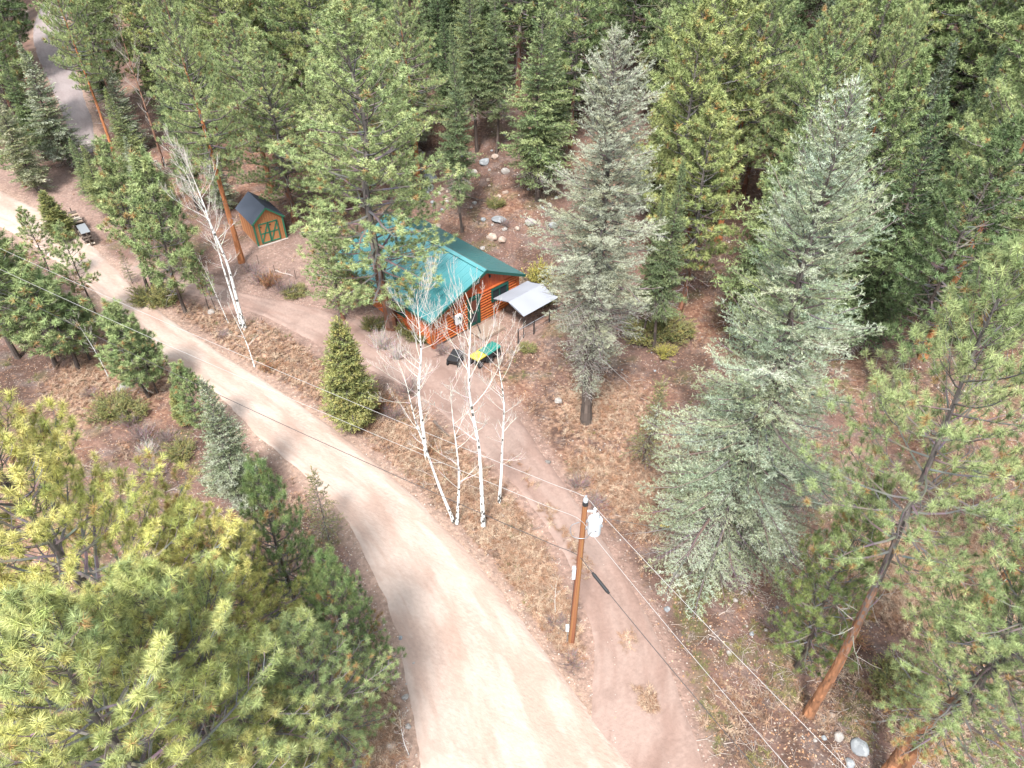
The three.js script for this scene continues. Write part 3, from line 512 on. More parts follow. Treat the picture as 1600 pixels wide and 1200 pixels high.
// behind and beside the cabin
T1('ponderosa_pine', 'cabinPine', [462, 348], 48, undefined, 'broad light green pine behind the shed', { w: 1.3, turn: 1 });
T1('ponderosa_pine', 'cabinPine', [530, 345], 95, undefined, 'broad pine between the shed and the cabin, its lowest boughs near the yard', { w: 1.3, turn: 3.7 });
T1('ponderosa_pine', 'bigA', [425, 300], 20, undefined, 'pine rising directly behind the shed roof', { w: 1.25, turn: 5.2 });
T1('ponderosa_pine', 'cabinPine', [620, 330], 40, undefined, 'pine with a full crown right behind the cabin ridge', { w: 1.1, turn: 0.2 });
T1('ponderosa_pine', 'cabinPine', [612, 512], 5, undefined, 'large pine at the cabin, its crown hiding the left half of the roof', { w: 1.42, turn: 2.5 });
T1('ponderosa_pine', 'rightA', null, [1660, 905], 12, 'dense green pine crown cut off by the bottom right corner', { w: 1.1, turn: 5.6 });
T1('young_pine', 'cabinPine', [536, 500], undefined, 8, 'light green pine beside the left end of the green roof', { w: 1.15, turn: 1.2 });
T1('ponderosa_pine', 'bigA', [575, 300], -30, undefined, 'large light green pine just behind the cabin', { w: 1.35, turn: 4.1 });
T1('ponderosa_pine', 'bigB', [655, 305], -30, undefined, 'pine with an orange trunk foot on the slope right behind the cabin roof', { w: 0.95, turn: 5.5 });
T1('hill_fir', 'fir', [722, 362], 40, undefined, 'slender dark-trunked fir nearest behind the cabin ridge', { w: 0.75 });
T1('hill_fir', 'fir', [745, 235], -90, undefined, 'tall dark fir with a long bare trunk on the stony slope', { w: 0.9 });
T1('hill_fir', 'fir', [776, 240], -60, undefined, 'thin dark fir right beside the tall bare-trunked one', { w: 0.8, turn: 2 });
T1('hill_fir', 'firLight', [840, 312], -30, undefined, 'dense green fir left of the silver spruce', { w: 1.1 });
T1('hill_fir', 'firLight', [858, 262], 15, undefined, 'grey-green fir tucked behind the silver spruce on its left', { w: 1.05, turn: 1.2 });
T1('silver_spruce', 'silver', [915, 660], 36, undefined, 'tall silver-grey spruce standing alone right of the cabin', { w: 0.98, turn: 0.6 });
T1('hill_fir', 'fir', [1022, 545], 250, undefined, 'dark fir with a thin bare trunk right of the silver spruce', { w: 0.8 });
T1('hill_fir', 'fir', [1004, 525], 290, undefined, 'thinner dark fir left of its twin, right of the silver spruce', { w: 0.7, turn: 2 });
T1('ponderosa_pine', 'bigB', [1122, 376], -40, undefined, 'broad light pine directly behind the gap between silver and blue spruce', { w: 1.0, turn: 2.1 });
T1('ponderosa_pine', 'bigA', [1215, 430], -10, undefined, 'large light green pine rising left of the blue spruce top', { w: 0.95, turn: 5 });
T1('blue_spruce', 'blue', [1118, 880], 112, undefined, 'huge blue-green spruce in the right half of the picture', { w: 0.83, turn: 1.4 });
T1('ponderosa_pine', 'bigB', [1300, 400], 0, undefined, 'pine with upright tufts just right of the blue spruce top', { w: 0.8, turn: 3.1 });
T1('ponderosa_pine', 'bigB', [1440, 560], -15, undefined, 'light green pine in the upper right corner', { w: 0.95, turn: 0.9 });
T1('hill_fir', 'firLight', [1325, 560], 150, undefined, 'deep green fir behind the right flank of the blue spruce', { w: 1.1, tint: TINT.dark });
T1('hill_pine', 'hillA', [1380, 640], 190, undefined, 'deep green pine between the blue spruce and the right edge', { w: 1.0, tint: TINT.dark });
// right foreground
T1('ponderosa_pine', 'rightB', [1262, 1118], 395, undefined, 'pine with a slanting orange-footed trunk in the right foreground', { w: 0.88, turn: 0.3, lean: [0.05, 0] });
T1('ponderosa_pine', 'rightB', [1372, 1222], undefined, 15, 'pine with a thick rough orange trunk in the bottom right corner', { w: 1.15, turn: 2.8, lean: [-0.06, 0.02] });
T1('bushy_pine', 'bushy', [1243, 1045], 760, undefined, 'green young pine with a short orange stem left of the slanting trunk', { w: 0.7, turn: 2, tint: TINT.warm });
T1('ponderosa_pine', 'rightA', [1520, 960], 330, undefined, 'green pine cut off by the right edge, middle height', { w: 0.95, turn: 4.6 });
T1('sapling_fir', 'sapling', [1004, 722], 598, undefined, 'sparse yellowish sapling fir left below the blue spruce', { w: 1.1 });
T1('sapling_fir', 'sapling', [1021, 684], 610, undefined, 'second sparse sapling, right behind the yellowish one', { w: 0.9, turn: 2 });
// aspens
T1('bare_aspen', 'aspenA', [667, 718], 452, undefined, 'thickest white aspen of the roadside clump, farthest left', { turn: 0.2 });
T1('bare_aspen', 'aspenB', [709, 814], 560, undefined, 'white aspen leaning left, in the middle of the roadside clump', { turn: 0.2, lean: [0.16, -0.03] });
T1('bare_aspen', 'aspenC', [714, 816], 600, undefined, 'thin white aspen sharing its foot with the leaning one', { w: 1.2, turn: 1 });
T1('bare_aspen', 'aspenA', [755, 822], 488, undefined, 'straight white aspen with a black scarred foot in front of the cabin door', { w: 0.9, turn: 2.6 });
T1('bare_aspen', 'aspenB', [780, 787], 525, undefined, 'rightmost white aspen of the roadside clump, with long right-hand branches', { turn: 3.6 });
T1('bare_aspen', 'aspenA', [383, 515], 238, undefined, 'tall white aspen between road and driveway, in front of the shed', { w: 0.95, turn: 4.2 });
T1('bare_aspen', 'aspenB', [378, 512], 262, undefined, 'white aspen stem twinned with the tall one in front of the shed', { w: 0.9, turn: 5, lean: [0.03, 0] });
T1('bare_aspen', 'aspenC', [398, 573], 470, undefined, 'small leaning aspen on the road verge below the white twins', { w: 1.2, turn: 1.4, lean: [0.12, 0] });
T1('bare_aspen', 'aspenC', [357, 505], 410, undefined, 'thin aspen stem left beside the white twins', { w: 0.9, turn: 2.4, lean: [0.1, 0] });
T1('bare_aspen', 'aspenC', [171, 592], 495, undefined, 'bare pale aspen sapling left of the roadside pine trio', { w: 0.9, turn: 0.4, lean: [0.1, 0] });
T1('bare_aspen', 'aspenC', [868, 955], 900, undefined, 'tiny bare aspen sapling left of the power pole', { w: 0.8, turn: 3 });
T1('bare_aspen', 'aspenC', [639, 1180], 1115, undefined, 'tiny bare aspen sapling at the bottom edge left of the road', { w: 0.8, turn: 4 });

// the wood on the hillside and across the far road
{
  const R = rng(4711), holes = [[765, 320, 85, 110], [800, 215, 40, 50], [885, 75, 26, 60], [960, 560, 60, 110], [1020, 640, 80, 80], [480, 410, 120, 60], [730, 400, 130, 60], [1000, 860, 330, 320], [700, 800, 420, 330], [330, 480, 200, 110], [100, 330, 110, 70], [100, 120, 42, 140], [400, 350, 60, 60], [620, 600, 300, 200], [100, 500, 150, 130], [180, 740, 160, 130]];
  let n = 0; const sets = new Map();
  const kinds = ['hillA', 'hillB', 'fir', 'firLight', 'greySpruce'], words = { hillA: ['hill_pine', 'dark pine'], hillB: ['hill_pine', 'light green pine'], fir: ['hill_fir', 'dark green fir'], firLight: ['hill_fir', 'mid green fir'], greySpruce: ['hill_spruce', 'grey-green spruce'] };
  for (let tries = 0; tries < 6000 && n < 290; tries++) {
    const px = -140 + 1900 * R(), py = -70 + 640 * Math.pow(R(), 1.5), p = onGround(px, py);
    if (p.z < -150) continue;
    if (holes.some(([x, y, a, b]) => ((px - x) / a) ** 2 + ((py - y) / b) ** 2 < 1)) continue;
    if (px < 1000 && py > (px < 340 ? 320 : 250)) continue;
    if (onRoad(p.x, p.z) > 0.01 || onDrive(p.x, p.z) > 0.01 || onYard(p.x, p.z) > 0.1) continue;
    const gap = 2.7 + (p.z < -95 ? 1.2 : 0); if (planted.some(([x, z]) => Math.hypot(x - p.x, z - p.z) < gap)) continue;
    const k = ['hillA', 'hillB', 'hillB', 'fir', 'firLight', 'greySpruce'][Math.floor(R() * 6)], h = (k === 'hillA' || k === 'hillB' ? 11 : 8) + 9 * R(), where = px < 330 ? 'along the far road, upper left' : px < 900 ? 'on the slope behind the cabin' : px < 1300 ? 'in the wood behind the two big spruces' : 'in the wood towards the right edge';
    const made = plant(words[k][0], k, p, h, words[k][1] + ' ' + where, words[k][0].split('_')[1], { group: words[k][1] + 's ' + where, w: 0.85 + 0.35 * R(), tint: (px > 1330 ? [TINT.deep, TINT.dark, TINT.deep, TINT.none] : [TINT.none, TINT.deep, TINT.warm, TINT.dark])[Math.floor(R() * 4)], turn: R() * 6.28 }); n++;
    const key = made.userData.label; sets.has(key) || sets.set(key, []); sets.get(key).push([project(V(p.x, p.y + h / 2, p.z))[0], made]);
  }
  const nth = ['first', 'second', 'third', 'fourth', 'fifth', 'sixth', 'seventh', 'eighth', 'ninth', 'tenth', 'eleventh', 'twelfth', 'thirteenth', 'fourteenth', 'fifteenth', 'sixteenth', 'seventeenth', 'eighteenth', 'nineteenth', 'twentieth'];
  for (const list of sets.values()) { list.sort((a, b) => a[0] - b[0]); list.forEach(([, o], i) => { const fromLeft = i < list.length / 2, k = fromLeft ? i : list.length - 1 - i; if (list.length > 1 && k < 20) o.userData.label += ', ' + nth[k] + (fromLeft ? ' from the left' : ' from the right'); }); }
}
// ------------------------------------------------------------------ the log cabin
const M = {
  log: [0, 1, 2].map((i) => {
    const t = colorTexture(256, 64, (u, v) => { const g = tileFbm(u * 0.12 + i * 0.3, v, 16, 4), k = 0.72 + 0.5 * g; return [0.37 * k, (0.078 + 0.014 * i) * k * k, (0.017 + 0.005 * i) * k]; });
    return new THREE.MeshStandardMaterial({ map: t, roughness: 0.55 });
  }),
  gable: [0, 1].map((i) => new THREE.MeshStandardMaterial({ map: colorTexture(64, 256, (u, v) => { const k = 0.72 + 0.5 * tileFbm(u, v * 0.15 + i * 0.4, 16, 4); return [0.36 * k, 0.062 * k * k, 0.013 * k]; }), roughness: 0.6 })),
  roof: new THREE.MeshPhysicalMaterial({ color: new THREE.Color().setRGB(0.08, 0.3, 0.315), roughness: 0.3, metalness: 0.5, clearcoat: 1, clearcoatRoughness: 0.2 }),
  trim: std(0.006, 0.06, 0.045, 0.5), darkWall: std(0.16, 0.05, 0.02, 0.8), glass: new THREE.MeshPhysicalMaterial({ color: new THREE.Color(0.03, 0.035, 0.04), roughness: 0.05, metalness: 0, specularIntensity: 1 }),
  screen: std(0.05, 0.05, 0.05, 0.6), white: std(0.62, 0.63, 0.64, 0.5), metal: std(0.35, 0.36, 0.38, 0.4, { metalness: 0.6 }), black: std(0.02, 0.02, 0.022, 0.6), tarp: std(0.34, 0.34, 0.38, 0.75), plank: std(0.24, 0.17, 0.13, 0.85), rubber: std(0.015, 0.015, 0.016, 0.8),
};
const EAVE = 2.3;
const cA = atHeight(672, 505, EAVE), cC = atHeight(821, 429, EAVE), cTurn = Math.atan2(-(cC.z - cA.z), cC.x - cA.x), CW = Math.hypot(cC.x - cA.x, cC.z - cA.z), CL = 10.3, RX = 4.45, RH = 3.95;
{
  const h = thing('log_cabin', 'orange log cabin with a glossy green metal roof beside the driveway', 'cabin', V(cA.x, 0, cA.z), cTurn);
  const x0 = 0.4, x1 = CW - 0.4, zf = -0.4, zb = -CL + 0.4, R = rng(88), course = 0.2;
  const roofAt = (x) => x < RX ? mix(EAVE, RH, x / RX) : mix(RH, EAVE, (x - RX) / (CW - RX));
  part(h, 'wall_core', mergeGeometries([box(x1 - x0 - 0.1, 2.35, zf - zb - 0.1, (x0 + x1) / 2, 1.175, (zf + zb) / 2)]), M.darkWall);
  part(h, 'foundation', box(x1 - x0 + 0.04, 0.3, zf - zb + 0.04, (x0 + x1) / 2, 0.05, (zf + zb) / 2), std(0.24, 0.21, 0.19, 0.95));
  const logGeo = new THREE.CylinderGeometry(0.101, 0.101, 1, 8); logGeo.rotateZ(Math.PI / 2); logGeo.rotateX(0.2);
  const logAt = (x, y, z, len, along) => { const m = part(h, 'log', logGeo, M.log[Math.floor(R() * 3)]); m.position.set(x, y, z); m.scale.set(len, 1, 1.25); if (along) m.rotation.y = Math.PI / 2; };
  const door = [3.1, 4.05, 0.25, 2.28], win = [5.05, 6.5, 1.3, 2.2];
  for (let k = 0; k < 11; k++) {
    const y = 0.3 + k * course; let cuts = [[x0 - 0.12, x1 + 0.12]];
    for (const [a, b, lo, hi] of [door, win]) if (y > lo - 0.05 && y < hi + 0.05) cuts = cuts.flatMap(([p, q]) => (a > p && b < q ? [[p, a], [b, q]] : [[p, q]]));
    for (const [p, q] of cuts) logAt((p + q) / 2, y, zf, q - p);
    logAt((x0 + x1) / 2, y, zb, x1 - x0 + 0.24);
    let side = [[zb, zf]]; for (const [a, b] of [[-4.2, -2.9], [-8.2, -7]]) if (y > 1.05 && y < 2) side = side.flatMap(([p, q]) => (a > p && b < q ? [[p, a], [b, q]] : [[p, q]]));
    for (const [p, q] of side) logAt(x0, y, (p + q) / 2, q - p, true);
    logAt(x1, y, (zf + zb) / 2, zf - zb, true);
  }
  for (const z of [zf + 0.02, zb - 0.02]) for (let k = 0; k * 0.2 < x1 - x0; k++) {   // upright boards in the gables
    const a = x0 + k * 0.2 + 0.004, b = Math.min(x1, a + 0.192), s = new THREE.Shape(); if (roofAt(a) < 2.5 && roofAt(b) < 2.5) continue;
    s.moveTo(a, 2.38); s.lineTo(b, 2.38); s.lineTo(b, roofAt(b) - 0.06); if (a < RX && b > RX) s.lineTo(RX, RH - 0.06); s.lineTo(a, roofAt(a) - 0.06);
    const g = new THREE.ExtrudeGeometry(s, { depth: 0.05 + 0.012 * (k % 2), bevelEnabled: false }); g.translate(0, 0, z - 0.03); part(h, 'gable_board', g, M.gable[k % 2]);
  }
  part(h, 'gable_core', (() => { const s = new THREE.Shape(); s.moveTo(x0 + 0.1, 2.3); s.lineTo(x1 - 0.1, 2.3); s.lineTo(RX, RH - 0.1); const g = new THREE.ExtrudeGeometry(s, { depth: zf - zb - 0.16, bevelEnabled: false }); g.translate(0, 0, zb + 0.08); return g; })(), M.darkWall);
  for (const [x, z] of [[x0, zf], [x1, zf], [x0, zb], [x1, zb]]) part(h, 'corner_post', box(0.24, 2.3, 0.24, x, 1.2, z), M.log[1]);
  // roof panels, each with a raised rib
  const panelW = CL / 22;
  const slope = (xa, ya, xb, yb, name) => {
    const len = Math.hypot(xb - xa, yb - ya), ang = Math.atan2(yb - ya, xb - xa), flat = box(len, 0.03, panelW - 0.003), rib = box(len, 0.022, 0.03, 0, 0.022, panelW / 2 - 0.02), mid1 = box(len, 0.012, 0.03, 0, 0.02, -panelW / 6), mid2 = box(len, 0.012, 0.03, 0, 0.02, panelW / 6 - 0.03), g = mergeGeometries([flat, rib, mid1, mid2]);
    for (let k = 0; k < 22; k++) { const m = part(h, name, g, M.roof); m.position.set((xa + xb) / 2, (ya + yb) / 2, -(k + 0.5) * panelW); m.rotation.z = ang + (R() - 0.5) * 0.003; }
  };
  slope(0, EAVE, RX, RH, 'roof_panel'); slope(RX, RH, CW, EAVE, 'roof_panel');
  const cap = new THREE.Shape(); cap.moveTo(RX - 0.2, RH - 0.02); cap.lineTo(RX, RH + 0.075); cap.lineTo(RX + 0.2, RH - 0.02); cap.lineTo(RX + 0.2, RH - 0.05); cap.lineTo(RX, RH + 0.02); cap.lineTo(RX - 0.2, RH - 0.05);
  const cg = new THREE.ExtrudeGeometry(cap, { depth: CL + 0.06, bevelEnabled: false }); cg.translate(0, 0.04, -CL - 0.03); part(h, 'ridge_cap', cg, M.roof);
  for (const z of [0.015, -CL - 0.015]) for (const [xa, ya, xb, yb] of [[0, EAVE, RX, RH], [RX, RH, CW, EAVE]]) { const g = box(Math.hypot(xb - xa, yb - ya), 0.17, 0.03); g.rotateZ(Math.atan2(yb - ya, xb - xa)); g.translate((xa + xb) / 2, (ya + yb) / 2 - 0.075, z); part(h, 'rake_board', g, M.trim); }
  for (const x of [-0.02, CW + 0.02]) part(h, 'eave_fascia', box(0.03, 0.16, CL, x, EAVE - 0.08, -CL / 2), M.trim);
  // door
  const fz = zf + 0.1, d = part(h, 'door', box(0.78, 1.92, 0.05, 3.575, 1.24, fz), M.trim);
  part(d, 'door_frame', mergeGeometries([box(0.1, 2.06, 0.09, 3.13, 1.27, fz + 0.02), box(0.1, 2.06, 0.09, 4.02, 1.27, fz + 0.02), box(1.12, 0.12, 0.1, 3.575, 2.3, fz + 0.02)]), M.trim);
  part(d, 'upper_pane', box(0.5, 0.74, 0.012, 3.575, 1.72, fz + 0.032), std(0.1, 0.03, 0.02, 0.3)); part(d, 'lower_pane', box(0.5, 0.6, 0.012, 3.575, 0.83, fz + 0.032), M.glass); part(d, 'handle', box(0.03, 0.16, 0.05, 3.9, 1.25, fz + 0.05), M.metal);
  const windowAt = (xa, xb, ya, yb) => {
    const w = part(h, 'window', mergeGeometries([box(xb - xa, 0.13, 0.12, (xa + xb) / 2, yb - 0.05, fz), box(xb - xa, 0.13, 0.14, (xa + xb) / 2, ya + 0.05, fz), box(0.12, yb - ya - 0.26, 0.11, xa + 0.06, (ya + yb) / 2, fz), box(0.12, yb - ya - 0.26, 0.11, xb - 0.06, (ya + yb) / 2, fz)]), M.trim);
    part(w, 'pane', box((xb - xa) / 2 - 0.14, yb - ya - 0.24, 0.02, xa + (xb - xa) * 0.25 + 0.04, (ya + yb) / 2, fz - 0.02), M.glass); part(w, 'pane', box((xb - xa) / 2 - 0.14, yb - ya - 0.24, 0.02, xa + (xb - xa) * 0.75 - 0.04, (ya + yb) / 2, fz - 0.02), M.glass);
    part(w, 'mullion', box(0.06, yb - ya - 0.24, 0.06, (xa + xb) / 2, (ya + yb) / 2, fz), M.trim);
  };
  windowAt(...win);
  for (const [a, b] of [[-4.2, -2.9], [-8.2, -7]]) {
    const w = part(h, 'window', mergeGeometries([box(0.1, 0.1, b - a, x0 - 0.06, 1.98, (a + b) / 2), box(0.1, 0.1, b - a, x0 - 0.06, 1.05, (a + b) / 2), box(0.1, 0.84, 0.1, x0 - 0.06, 1.515, a + 0.05), box(0.1, 0.84, 0.1, x0 - 0.06, 1.515, b - 0.05)]), M.trim);
    part(w, 'pane', box(0.02, 0.84, b - a - 0.2, x0 - 0.03, 1.515, (a + b) / 2), M.glass);
  }
  const v = part(h, 'gable_vent', box(0.26, 0.36, 0.05, 4.0, 3.3, zf + 0.06), M.white); part(v, 'vent_frame', mergeGeometries([box(0.36, 0.06, 0.08, 4.0, 3.1, zf + 0.06), box(0.06, 0.4, 0.08, 3.85, 3.3, zf + 0.06), box(0.06, 0.4, 0.08, 4.15, 3.3, zf + 0.06)]), M.trim);
  const mb = part(h, 'meter_box', box(0.42, 0.62, 0.16, 2.25, 1.4, zf + 0.2), M.white); part(mb, 'meter_dial', (() => { const g = new THREE.CylinderGeometry(0.09, 0.09, 0.1, 16); g.rotateX(Math.PI / 2); g.translate(2.25, 1.52, zf + 0.32); return g; })(), M.glass);
  part(mb, 'conduit', bar(V(1.95, 1.2, zf + 0.16), V(1.95, 2.6, zf + 0.16), 0.03, 8), M.black);
  const lamp = part(h, 'gable_lamp', box(0.1, 0.16, 0.1, 5.0, 3.2, zf + 0.07), M.black); part(lamp, 'lamp_arm', box(0.04, 0.04, 0.12, 5.0, 3.29, zf + 0.07), M.black);
  const fl = part(h, 'chimney_pipe', bar(V(2.6, 3.0, -6.4), V(2.6, 4.5, -6.4), 0.09, 12), M.metal); part(fl, 'pipe_cap', (() => { const g = new THREE.ConeGeometry(0.2, 0.14, 12); g.translate(2.6, 4.56, -6.4); return g; })(), M.metal);
}
// where a point of the cabin's plan lies in the world
const cabin = (x, y, z) => { const c = Math.cos(cTurn), s = Math.sin(cTurn); return V(cA.x + c * x + s * z, y, cA.z - s * x + c * z); };
{
  const st = thing('wooden_step', 'pale wooden step platform in front of the cabin door', 'step', cabin(3.75, 0, 0), cTurn);
  for (let k = 0; k < 8; k++) part(st, 'plank', box(1.9, 0.04, 0.15, 0.1, 0.3, 0.05 + k * 0.158), M.plank);
  for (const [x, z] of [[-0.75, 0.1], [0.95, 0.1], [-0.75, 1.1], [0.95, 1.1]]) part(st, 'post', box(0.09, 0.36, 0.09, x, 0.1, z), M.plank);
  part(st, 'skirt', box(1.9, 0.2, 0.03, 0.1, 0.17, 1.25), M.plank);
  const po = thing('leaning_pole', 'thin weathered pole leaning from the ground against the cabin eave beside the door', 'pole', cabin(3.3, 0, 0.75), 0);
  const top = cabin(2.7, 3.2, 0.06).sub(po.position), foot = V(0, 0, 0); part(po, 'shaft', bar(foot, foot.clone().lerp(top, 0.55), 0.028, 8), M.black); part(po, 'upper_shaft', bar(foot.clone().lerp(top, 0.55), top, 0.03, 8), std(0.5, 0.42, 0.36, 0.8));
  // pop-up canopy on the patio
  const ca = thing('patio_canopy', 'grey gabled fabric canopy over the patio beside the cabin window', 'canopy', cabin(6.4, 0, 1.4), cTurn);
  const W2 = 3.0, D2 = 2.7, eh = 1.8, rh = 2.2, sheet = (za, ya, zb, yb, sag) => {
    const p = [], idx = [], uv = [], nx = 12, nz = 8; for (let j = 0; j <= nz; j++) for (let i = 0; i <= nx; i++) { const u = i / nx, v = j / nz; p.push((u - 0.5) * W2, mix(ya, yb, v) - sag * Math.sin(Math.PI * v) * (0.5 + 0.5 * Math.cos(u * Math.PI * 4)) - 0.01 * noise(u * 9, v * 9 + za), mix(za, zb, v)); uv.push(u, v); }
    for (let j = 0; j < nz; j++) for (let i = 0; i < nx; i++) { const a = j * (nx + 1) + i, b = a + 1, c = a + nx + 1, d = c + 1; idx.push(a, b, c, b, d, c); }
    const g = new THREE.BufferGeometry(); g.setAttribute('position', new THREE.Float32BufferAttribute(p, 3)); g.setAttribute('uv', new THREE.Float32BufferAttribute(uv, 2)); g.setIndex(idx); g.computeVertexNormals(); return g;
  };
  const tarp = new THREE.MeshStandardMaterial({ color: new THREE.Color().setRGB(0.24, 0.245, 0.275), roughness: 0.75, side: THREE.DoubleSide });
  part(ca, 'roof_sheet', sheet(D2 / 2, eh, 0, rh, 0.05), tarp); part(ca, 'roof_sheet', sheet(0, rh, -D2 / 2, eh, 0.05), tarp);
  for (const s of [-1, 1]) for (const z of [-1, 1]) part(ca, 'leg', bar(V(s * W2 / 2 * 0.97, -0.3, z * D2 / 2 * 0.97), V(s * W2 / 2 * 0.97, eh - 0.02, z * D2 / 2 * 0.97), 0.025, 8), M.black);
  for (const z of [-1, 1]) part(ca, 'eave_bar', bar(V(-W2 / 2, eh - 0.03, z * D2 / 2 * 0.98), V(W2 / 2, eh - 0.03, z * D2 / 2 * 0.98), 0.02, 6), M.black);
  part(ca, 'ridge_bar', bar(V(-W2 / 2, rh - 0.04, 0), V(W2 / 2, rh - 0.04, 0), 0.02, 6), M.black);
  for (const s of [-1, 1]) for (const z of [-1, 1]) part(ca, 'rafter', bar(V(s * W2 / 2 * 0.98, eh - 0.03, z * D2 / 2 * 0.98), V(s * W2 / 2 * 0.98, rh - 0.04, 0), 0.018, 6), M.black);
  part(ca, 'patio_floor', box(3.6, 0.06, 3.0, -0.2, 0.05, -0.1), std(0.2, 0.15, 0.13, 0.95));
  // wire fence round the patio
  const fe = thing('patio_fence', 'low dark wire fence with a top rail in front of the patio', 'fence', cabin(4.3, 0, 2.9), cTurn), posts = [[0, 0], [1.35, 0], [2.7, 0], [4.05, 0], [4.05, -1.5], [4.05, -3]];
  for (const [x, z] of posts) part(fe, 'post', box(0.06, 1.5, 0.06, x, 0.45, z), M.black);
  for (let k = 0; k < posts.length - 1; k++) { const [a, b] = posts[k], [c, d] = posts[k + 1]; part(fe, 'top_rail', bar(V(a, 1.16, b), V(c, 1.16, d), 0.025, 6), k < 2 ? M.metal : M.black); for (let y = 0.15; y < 1.1; y += 0.22) part(fe, 'wire', bar(V(a, y, b), V(c, y, d), 0.004, 4), M.metal); }
}
// ------------------------------------------------------------------ the shed
{
  const f = onGround(404, 386), g2 = onGround(448, 371), turn = Math.atan2(-(g2.z - f.z), g2.x - f.x), W = Math.hypot(g2.x - f.x, g2.z - f.z), D = 3.0, wall = 1.85, apex = 2.75;
  const sh = thing('garden_shed', 'small orange wooden shed with green trim and a dark roof behind the aspens', 'shed', V(f.x, f.y, f.z), turn), orange = std(0.4, 0.175, 0.07, 0.75), orange2 = std(0.32, 0.125, 0.05, 0.75), green = std(0.03, 0.16, 0.09, 0.6), roof = std(0.055, 0.065, 0.09, 0.7);
  part(sh, 'floor', box(W + 0.1, 0.12, D + 0.1, W / 2, 0.02, -D / 2), M.plank);
  part(sh, 'wall_core', box(W - 0.06, wall, D - 0.06, W / 2, wall / 2 + 0.05, -D / 2), orange2);
  for (let k = 0; k < 10; k++) part(sh, 'side_board', box(0.03, wall - 0.02, D / 10 - 0.02, -0.002, wall / 2 + 0.06, -(k + 0.5) * D / 10), k % 2 ? orange : orange2);
  for (let k = 0; k < 10; k++) part(sh, 'side_board', box(0.03, wall - 0.02, D / 10 - 0.02, W + 0.002, wall / 2 + 0.06, -(k + 0.5) * D / 10), k % 2 ? orange2 : orange);
  const n = 12; for (let k = 0; k < n; k++) { const a = k * W / n + 0.01, b = (k + 1) * W / n - 0.01, top = (x) => wall + (apex - wall) * (1 - Math.abs(x - W / 2) / (W / 2)), s = new THREE.Shape(); s.moveTo(a, 0.08); s.lineTo(b, 0.08); s.lineTo(b, top(b)); s.lineTo(a, top(a)); const g = new THREE.ExtrudeGeometry(s, { depth: 0.03, bevelEnabled: false }); g.translate(0, 0, -0.02); part(sh, 'front_board', g, orange); const g3 = g.clone(); g3.translate(0, 0, -D); part(sh, 'back_board', g3, orange2); }
  for (const s of [-1, 1]) {
    const len = Math.hypot(W / 2 + 0.15, apex - wall + 0.1), g = box(len, 0.06, D + 0.3); g.rotateZ(s * Math.atan2(apex - wall, W / 2)); g.translate(W / 2 - s * -1 * -0.0 + s * -(W / 4 + 0.06), (wall + apex) / 2 + 0.05, -D / 2); part(sh, 'roof_slab', g, roof);
    const e = box(len, 0.12, 0.04); e.rotateZ(s * Math.atan2(apex - wall, W / 2)); e.translate(W / 2 + s * -(W / 4 + 0.06), (wall + apex) / 2 + 0.0, 0.155); part(sh, 'rake_board', e, green);
  }
  for (const x of [0.02, W - 0.02]) part(sh, 'corner_trim', box(0.11, wall, 0.1, x, wall / 2 + 0.08, 0.02), green);
  for (const x of [W * 0.3, W * 0.62]) {
    const d = part(sh, 'door', box(W * 0.3, wall - 0.25, 0.03, x + 0.03, wall / 2, 0.035), orange), w = W * 0.3, cx = x + 0.03, bt = (ax, ay, bx, by) => { const l = Math.hypot(bx - ax, by - ay), g = box(l, 0.09, 0.03); g.rotateZ(Math.atan2(by - ay, bx - ax)); g.translate((ax + bx) / 2, (ay + by) / 2, 0.066); return g; };
    part(d, 'door_brace', mergeGeometries([bt(cx - w / 2, 0.2, cx + w / 2, wall - 0.2), bt(cx - w / 2, 0.2, cx + w / 2, 0.2), bt(cx - w / 2, wall - 0.17, cx + w / 2, wall - 0.17), bt(cx - w / 2, 0.16, cx - w / 2, wall - 0.13), bt(cx + w / 2, 0.16, cx + w / 2, wall - 0.13), bt(cx - w / 2, wall / 2, cx + w / 2, wall / 2)]), green); part(d, 'hinge', box(0.14, 0.05, 0.03, cx - w / 2 + 0.1, wall - 0.35, 0.09), M.black);
  }
  part(sh, 'sill_beam', box(W + 0.1, 0.1, 0.14, W / 2, 0.02, 0.12), std(0.45, 0.38, 0.34, 0.9));
}
